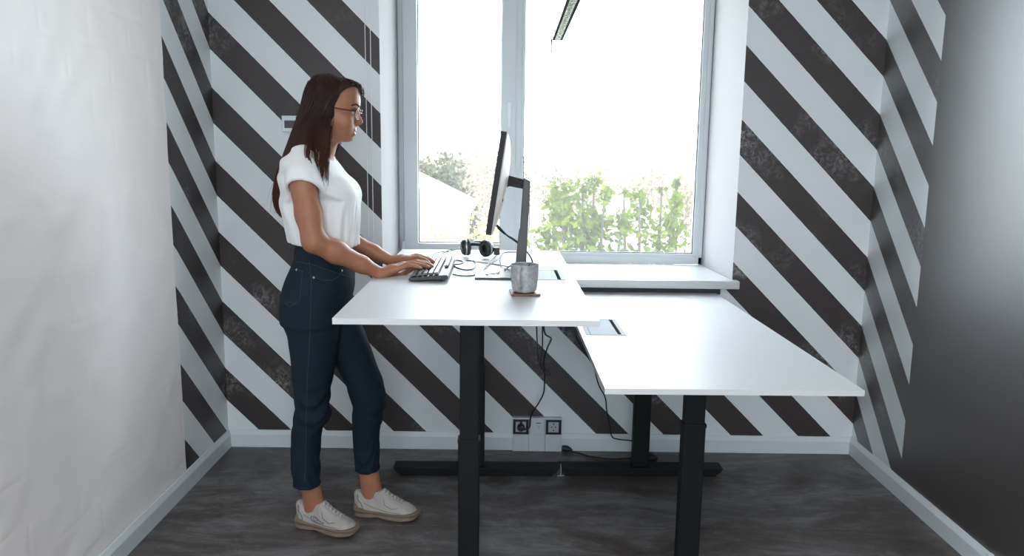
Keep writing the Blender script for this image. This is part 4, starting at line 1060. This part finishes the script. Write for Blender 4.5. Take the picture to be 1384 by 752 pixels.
# combed strands
Rh = np.array(sorted(HR)); zz_ = Rh[:, 0]
def hp(z, phi, out=.003):
    cx, ax, cy, ay = [np.interp(z, zz_, Rh[:, i]) for i in (1, 2, 3, 4)]
    return Vector((cx+(ax+out)*math.cos(phi), cy+(ay+out)*math.sin(phi), z))
def blocked(p):
    for c, r in face_cut[:2]:
        q = (np.array(p)-c)/r
        if q@q < .97: return True
    return False
sb_ = MB(); bmx = bmesh.new()
def add_strand(pts, r):
    if len(pts) < 3: return
    prev = None
    for i, p in enumerate(pts):
        t = (pts[min(i+1, len(pts)-1)]-pts[max(i-1, 0)]).normalized(); a = t.orthogonal().normalized(); b = t.cross(a); rr_ = r*(1-.75*(i/(len(pts)-1))**2)
        ring = [bmx.verts.new(p+(a*math.cos(w)+b*math.sin(w))*rr_) for w in (0, 2.094, 4.189)]
        if prev:
            for k in range(3): bmx.faces.new((prev[k], prev[(k+1) % 3], ring[(k+1) % 3], ring[k]))
        prev = ring
rs = random.Random(11)
for i in range(1500):
    phi = rs.uniform(0, 2*math.pi); z0 = rs.uniform(1.60, zz_[-1]-.003); z1 = rs.choice([rs.uniform(1.17, 1.30), rs.uniform(1.19, 1.45), rs.uniform(1.17, 1.22)]); out = rs.uniform(-.002, .005)
    pts = []; z = z0; w1, w2 = rs.uniform(-.02, .02), rs.uniform(0, 6)
    while z > z1:
        ph = phi+.06*math.sin(z*9+w2)+w1*(z0-z)*6
        p = hp(z, ph, out+.001*math.sin(z*25+w2))
        if blocked(p) or (z < 1.44 and p.x > -.665): break
        pts.append(p); z -= .028
    add_strand(pts, rs.uniform(.0006, .0013))
def lock(path, n, spread, r0=.0007):
    path = smooth_path(path, 5)
    for _ in range(n):
        o1 = Vector((rs.gauss(0, spread), rs.gauss(0, spread*.7), 0)); o2 = Vector((rs.gauss(0, spread), rs.gauss(0, spread*.5), 0)); m_ = int(len(path)*rs.uniform(.7, 1))
        add_strand([p+o1.lerp(o2, i/len(path)) for i, p in enumerate(path[:m_])], r0*rs.uniform(.8, 1.7))
lock([P(441, 160, 2.712), P(440, 185, 2.695), P(438, 208, 2.680), P(435, 228, 2.655), P(431, 254, 2.645)], 170, .008)
lock([P(432, 170, 2.705), P(428, 195, 2.680), P(427, 215, 2.655), P(430, 240, 2.640), P(430, 262, 2.640)], 60, .008)
lock([P(424, 172, 2.70), P(418, 194, 2.67), P(416, 210, 2.645), P(421, 228, 2.63), P(427, 250, 2.63)], 50, .006)
lock([P(436, 160, 2.71), P(436, 190, 2.69), P(439, 212, 2.675), P(441, 232, 2.665), P(439, 262, 2.66)], 60, .008)
lock([P(445, 170, 2.72), P(443, 190, 2.715), P(443, 215, 2.70), P(441, 240, 2.68)], 40, .005)
lock([P(457, 176, 2.875), P(458, 190, 2.88), P(453, 204, 2.88), P(447, 216, 2.88)], 50, .005)
lock([P(412, 150, 2.77), P(404, 190, 2.77), P(388, 230, 2.76), P(376, 262, 2.75), P(374, 292, 2.76)], 120, .012)
lock([P(414, 150, 2.80), P(400, 195, 2.80), P(382, 235, 2.79), P(373, 262, 2.79), P(381, 296, 2.79)], 90, .009)
# swept fringe, lit from the window
for _ in range(110):
    a = rs.uniform(-.06, .05); s0 = rs.uniform(-2, 2)
    add_strand([Vector(p) for p in smooth_path([H(452+s0, 106, a*.3), H(468+s0, 107.5+rs.uniform(-1, 1), a*.7), H(480+s0, 112+rs.uniform(-1.5, 1.5), a), H(487.5+s0*.6, 118.5+rs.uniform(-2, 3), a), H(489+s0*.4, 126+rs.uniform(-3, 5), a)], 4)], rs.uniform(.0007, .0014))
for _ in range(90):
    s0 = rs.uniform(-2, 3); dz = rs.uniform(-3, 3)
    add_strand([Vector(p) for p in smooth_path([H(462+s0, 108, -.050), H(463+s0, 116+dz, -.071), H(458+s0, 127+dz, -.080), H(457+s0*.7, 136, -.084), H(452+s0*.5, 148, -.086), H(444+s0*.5, 160, -.086)], 4)], rs.uniform(.0007, .0013))
me = bpy.data.meshes.new('hair_strands'); bmx.to_mesh(me); bmx.free()
hs = link('hair_strands', me, HAIR, hair, True); hs['kind'] = 'stuff'
# everything above was modelled in room coordinates: keep it there under its parent
for o in woman.children: o.matrix_parent_inverse = KEEP

# ================================================================ OUTSIDE THE WINDOW
GZ = -10.0
def leaf_mat(name, c1, c2, tr=.35):
    m = bpy.data.materials.new(name); m.use_nodes = True; nt = m.node_tree; nt.nodes.clear(); g = G(m)
    o = g.n('OutputMaterial'); d = g.n('BsdfDiffuse'); t = g.n('BsdfTranslucent'); mx = g.n('MixShader'); mx.inputs[0].default_value = tr
    inf = g.n('NewGeometry'); col = g.mix(g.noise(inf.outputs['Position'], .9, 3.), c1, c2)
    col = g.mix(g.math('MULTIPLY', inf.outputs['Random Per Island'], .5), col, c2)
    g.set(d.inputs[0], col); g.set(t.inputs[0], col)
    nt.links.new(d.outputs[0], mx.inputs[1]); nt.links.new(t.outputs[0], mx.inputs[2]); nt.links.new(mx.outputs[0], o.inputs[0]); return m
def leaves(name, pts, size, m, parent, seed=0):
    "one mesh of small folded leaves scattered at pts"
    r = np.random.default_rng(seed); n = len(pts); s = size*(.6+.8*r.random(n))[:, None]
    a = r.normal(size=(n, 3)); a /= np.linalg.norm(a, axis=1)[:, None]; b = r.normal(size=(n, 3)); b -= a*(a*b).sum(1)[:, None]; b /= np.linalg.norm(b, axis=1)[:, None]; c = np.cross(a, b)
    p = np.asarray(pts)
    V = np.stack([p-a*s*.6, p+b*s*.36+c*s*.08, p+a*s*.6, p-b*s*.36+c*s*.08, p-a*s*.1], 1).reshape(-1, 3)
    i = np.arange(n)[:, None]*5
    Fc = np.concatenate([i+[0, 1, 2], i+[0, 2, 3]], 0)
    me = bpy.data.meshes.new(name); me.from_pydata(V.tolist(), [], Fc.tolist())
    o = link(name, me, m, parent); o['kind'] = 'stuff'; return o
BARK = grain(mat('tree_bark', (.022, .018, .012), .9), 6, .3, .4, .01)
def tree(label, base, blobs, nleaf, size, m, group=None, seed=0, cat='tree', name='tree'):
    "blobs: (x, y, z, rx, ry, rz) crown masses in metres relative to the base"
    t = thing(name, label, cat, base, 0, group); r = np.random.default_rng(seed)
    P = []; tot = sum(b[3]*b[5] for b in blobs)
    for b in blobs:
        n = int(nleaf*b[3]*b[5]/tot); q = r.normal(size=(n, 3)); q /= np.linalg.norm(q, axis=1)[:, None]; q *= (r.random((n, 1))**.45)
        q *= 1+.25*r.normal(size=(n, 1))*.5
        P.append(q*np.array(b[3:])+np.array(b[:3]))
    leaves('foliage', np.concatenate(P), size, m, t, seed)
    top = max(blobs, key=lambda b: b[2]); k = MB(); hz = min(b[2] for b in blobs)
    k.tube(smooth_path([(0, 0, 0), (.1, 0, hz*.5), (blobs[0][0]*.6, blobs[0][1]*.6, hz)], 4), [.02*hz+.10]+[.015*hz+.06]*100 if False else .015*abs(hz)+.03, 8)
    k.build('trunk', BARK, t, True)
    k = MB()
    for b in blobs: k.tube([(blobs[0][0]*.6, blobs[0][1]*.6, hz*.96), ((b[0])*.85, b[1]*.8, (b[2]+hz)/2), (b[0], b[1], b[2]+b[5]*.6)], [.05+.004*abs(hz), .03+.001*abs(hz), .01], 6)
    k.build('branch', BARK, t, True)
    return t
LG = leaf_mat('sunlit_green_leaf', (.010, .032, .005), (.070, .088, .006))
LO = leaf_mat('olive_leaf', (.028, .032, .020), (.055, .054, .03))
LP = leaf_mat('hazy_pale_leaf', (.11, .092, .072), (.16, .13, .10))  # haze of the distance is put into this pale leaf colour
def rel(px, py, y, bx): q = at(px, py, y); return (q.x-bx, 0, q.z-GZ)
def near_tree(label, cx, y, spots, n, seed):
    bx = at(cx, 340, y).x; bl = []
    for px, py, rx, rz in spots:
        q = at(px, py, y); s = y/F_PX; bl.append((q.x-bx, random.uniform(-.25, .25), q.z-GZ, rx*s, rx*s*.9, rz*s))
    return tree(label, (bx, y, GZ), bl, n, .105, LG, 'green trees close below the window', seed)
near_tree('bushy sunlit green tree close outside, behind the monitor stand', 785, 12,
          [(785, 345, 62, 42), (770, 300, 34, 34), (800, 310, 36, 36), (760, 262, 22, 24), (748, 282, 16, 24), (803, 246, 13, 14), (815, 262, 14, 14), (788, 256, 12, 16), (838, 300, 20, 24), (740, 318, 24, 24), (790, 400, 90, 50), (800, 500, 110, 70)], 4000, 1)
near_tree('smaller green tree close outside, at the right end of the window', 888, 13,
          [(888, 330, 42, 34), (866, 290, 18, 30), (862, 265, 10, 14), (905, 300, 22, 28), (915, 275, 12, 16), (918, 252, 6, 16), (895, 258, 7, 10), (842, 262, 8, 8), (880, 400, 70, 50), (880, 500, 90, 70)], 2500, 2)
t_ = tree('large dark olive tree behind the white roofed house', (-4.6, 48, GZ), [(.3, 0, 8.6, 1.7, 1.6, 1.6), (-.6, 0, 10.3, 1.4, 1.3, .9), (.7, 0, 10.2, 1.2, 1.2, 1.2), (1.4, 0, 7.6, 1.1, 1.1, 2.0), (1.9, 0, 5.6, 1.0, 1.0, 2.0), (-1.6, 0, 9.2, 1.2, 1.0, 1.2), (0, 0, 6, 2.4, 2.2, 2.2)], 3000, .30, LO, None, 3)
B_Y = leaf_mat('yellow_shrub_leaf', (.11, .09, .035), (.17, .135, .055))
for i, (px, py, y, rx) in enumerate([(590, 318, 30, .9), (575, 330, 28, .8), (640, 320, 30, 1.0), (655, 300, 33, .8), (612, 340, 28, 1.0)]):
    q = at(px, py, y)
    tree(['yellow shrub low in front of the pale house wall', 'yellow shrub at the lower left corner of the window', 'yellowish shrub right of the house corner', 'yellowish shrub farther back, just left of the monitor', 'low yellow shrub just above the left window rail'][i], (q.x, y, GZ), [(0, 0, q.z-GZ-.3, rx, rx, rx*.8), (.2, 0, q.z-GZ-2, rx*1.3, rx, 1.8), (0, 0, 3.2, rx*1.5, rx, 2.4)], 700, .2, B_Y, 'yellow shrubs round the house', 20+i, 'shrub', 'shrub')
# hazy woods farther off
rr = random.Random(4)
for i in range(40):
    y = rr.uniform(80, 230); px = rr.uniform(545, 960) if i % 4 else rr.uniform(545, 690)
    top = rr.uniform(192, 214) if px < 830 else rr.uniform(212, 226)
    top += 18*(230-y)/150*rr.random()
    q = at(px, top, y); h = q.z-GZ; R_ = rr.uniform(2.2, 3.6)*(y/110)
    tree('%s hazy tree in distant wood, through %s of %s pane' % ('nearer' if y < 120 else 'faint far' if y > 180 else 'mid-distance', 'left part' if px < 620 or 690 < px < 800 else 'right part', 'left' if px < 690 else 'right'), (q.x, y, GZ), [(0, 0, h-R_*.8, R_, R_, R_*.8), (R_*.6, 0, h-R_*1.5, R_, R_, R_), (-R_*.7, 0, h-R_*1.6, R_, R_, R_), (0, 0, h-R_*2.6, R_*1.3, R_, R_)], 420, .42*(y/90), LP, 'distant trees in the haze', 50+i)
gm = grain(mat('dry_pale_ground', (.30, .27, .23), .9), .05, .15)
gr = MB().box(-900, 900, 5.5, 2400, GZ-1, GZ).build('ground', gm); gr['kind'] = 'structure'
# pale house with its roof
hm = grain(mat('pale_house_render', (.30, .28, .265), .8), 1, .04); rm = grain(mat('pale_metal_roof', (.42, .41, .40), .6), 1, .04)
h = thing('house', 'pale house with a light pitched roof beyond the left pane', 'house', (-6.5, 38, GZ))
MB().prism([(-5, 0), (4.2, 0), (4.2, 8.9), (-.4, 11.0), (-5, 8.9)], -4, 4, 'y').build('wall', hm, h)
for sg in (-1, 1):
    pts = [(-.4, 11.06), (-.4, 11.2), (-.4+sg*5.05, 8.82), (-.4+sg*5.05, 8.68)]
    MB().prism(pts, -4.5, 4.5, 'y').build('roof', rm, h)
for x in (-3, .6, 2.4): MB().box(x-.45, x+.45, -4.06, -3.98, 4.2, 5.6).build('window', mat('far_window_glass', (.25, .27, .30), .2), h)
# tower block on the horizon
tw = thing('tower_block', 'very pale tower block far away near the right edge of the window', 'building', (117.2, 600, GZ))
MB().box(-4.6, 4.6, 0, 12, 0, 50.5).box(-4.9, 4.9, -.3, 12.3, 50.5, 51.3).build('wall', hm, tw)
wg = mat('tower_window', (.30, .27, .27), .4); wm_ = MB().box(-.75, .75, -.15, .05, -.8, .8).build('window', wg, tw); wm_.location = (-2.9, 0, 22)
for r_ in range(13):
    for c_ in range(4):
        if (r_, c_) == (0, 0): continue
        o = wm_.copy(); COL.objects.link(o); o.parent = tw; o.location = (-2.9+c_*1.95, 0, 22+r_*2.15)
q = at(838, 270, 60)
b_ = thing('shed', 'small grey violet building seen between the two green trees', 'building', (q.x+.35, 60, GZ))
MB().box(-.5, .5, 0, 3, 0, q.z-GZ).build('wall', mat('grey_violet_wall', (.20, .19, .24), .8), b_); MB().prism([(-.6, q.z-GZ), (.6, q.z-GZ), (.45, q.z-GZ+.25), (-.6, q.z-GZ+.1)], -.1, 3.1, 'y').build('roof', rm, b_)
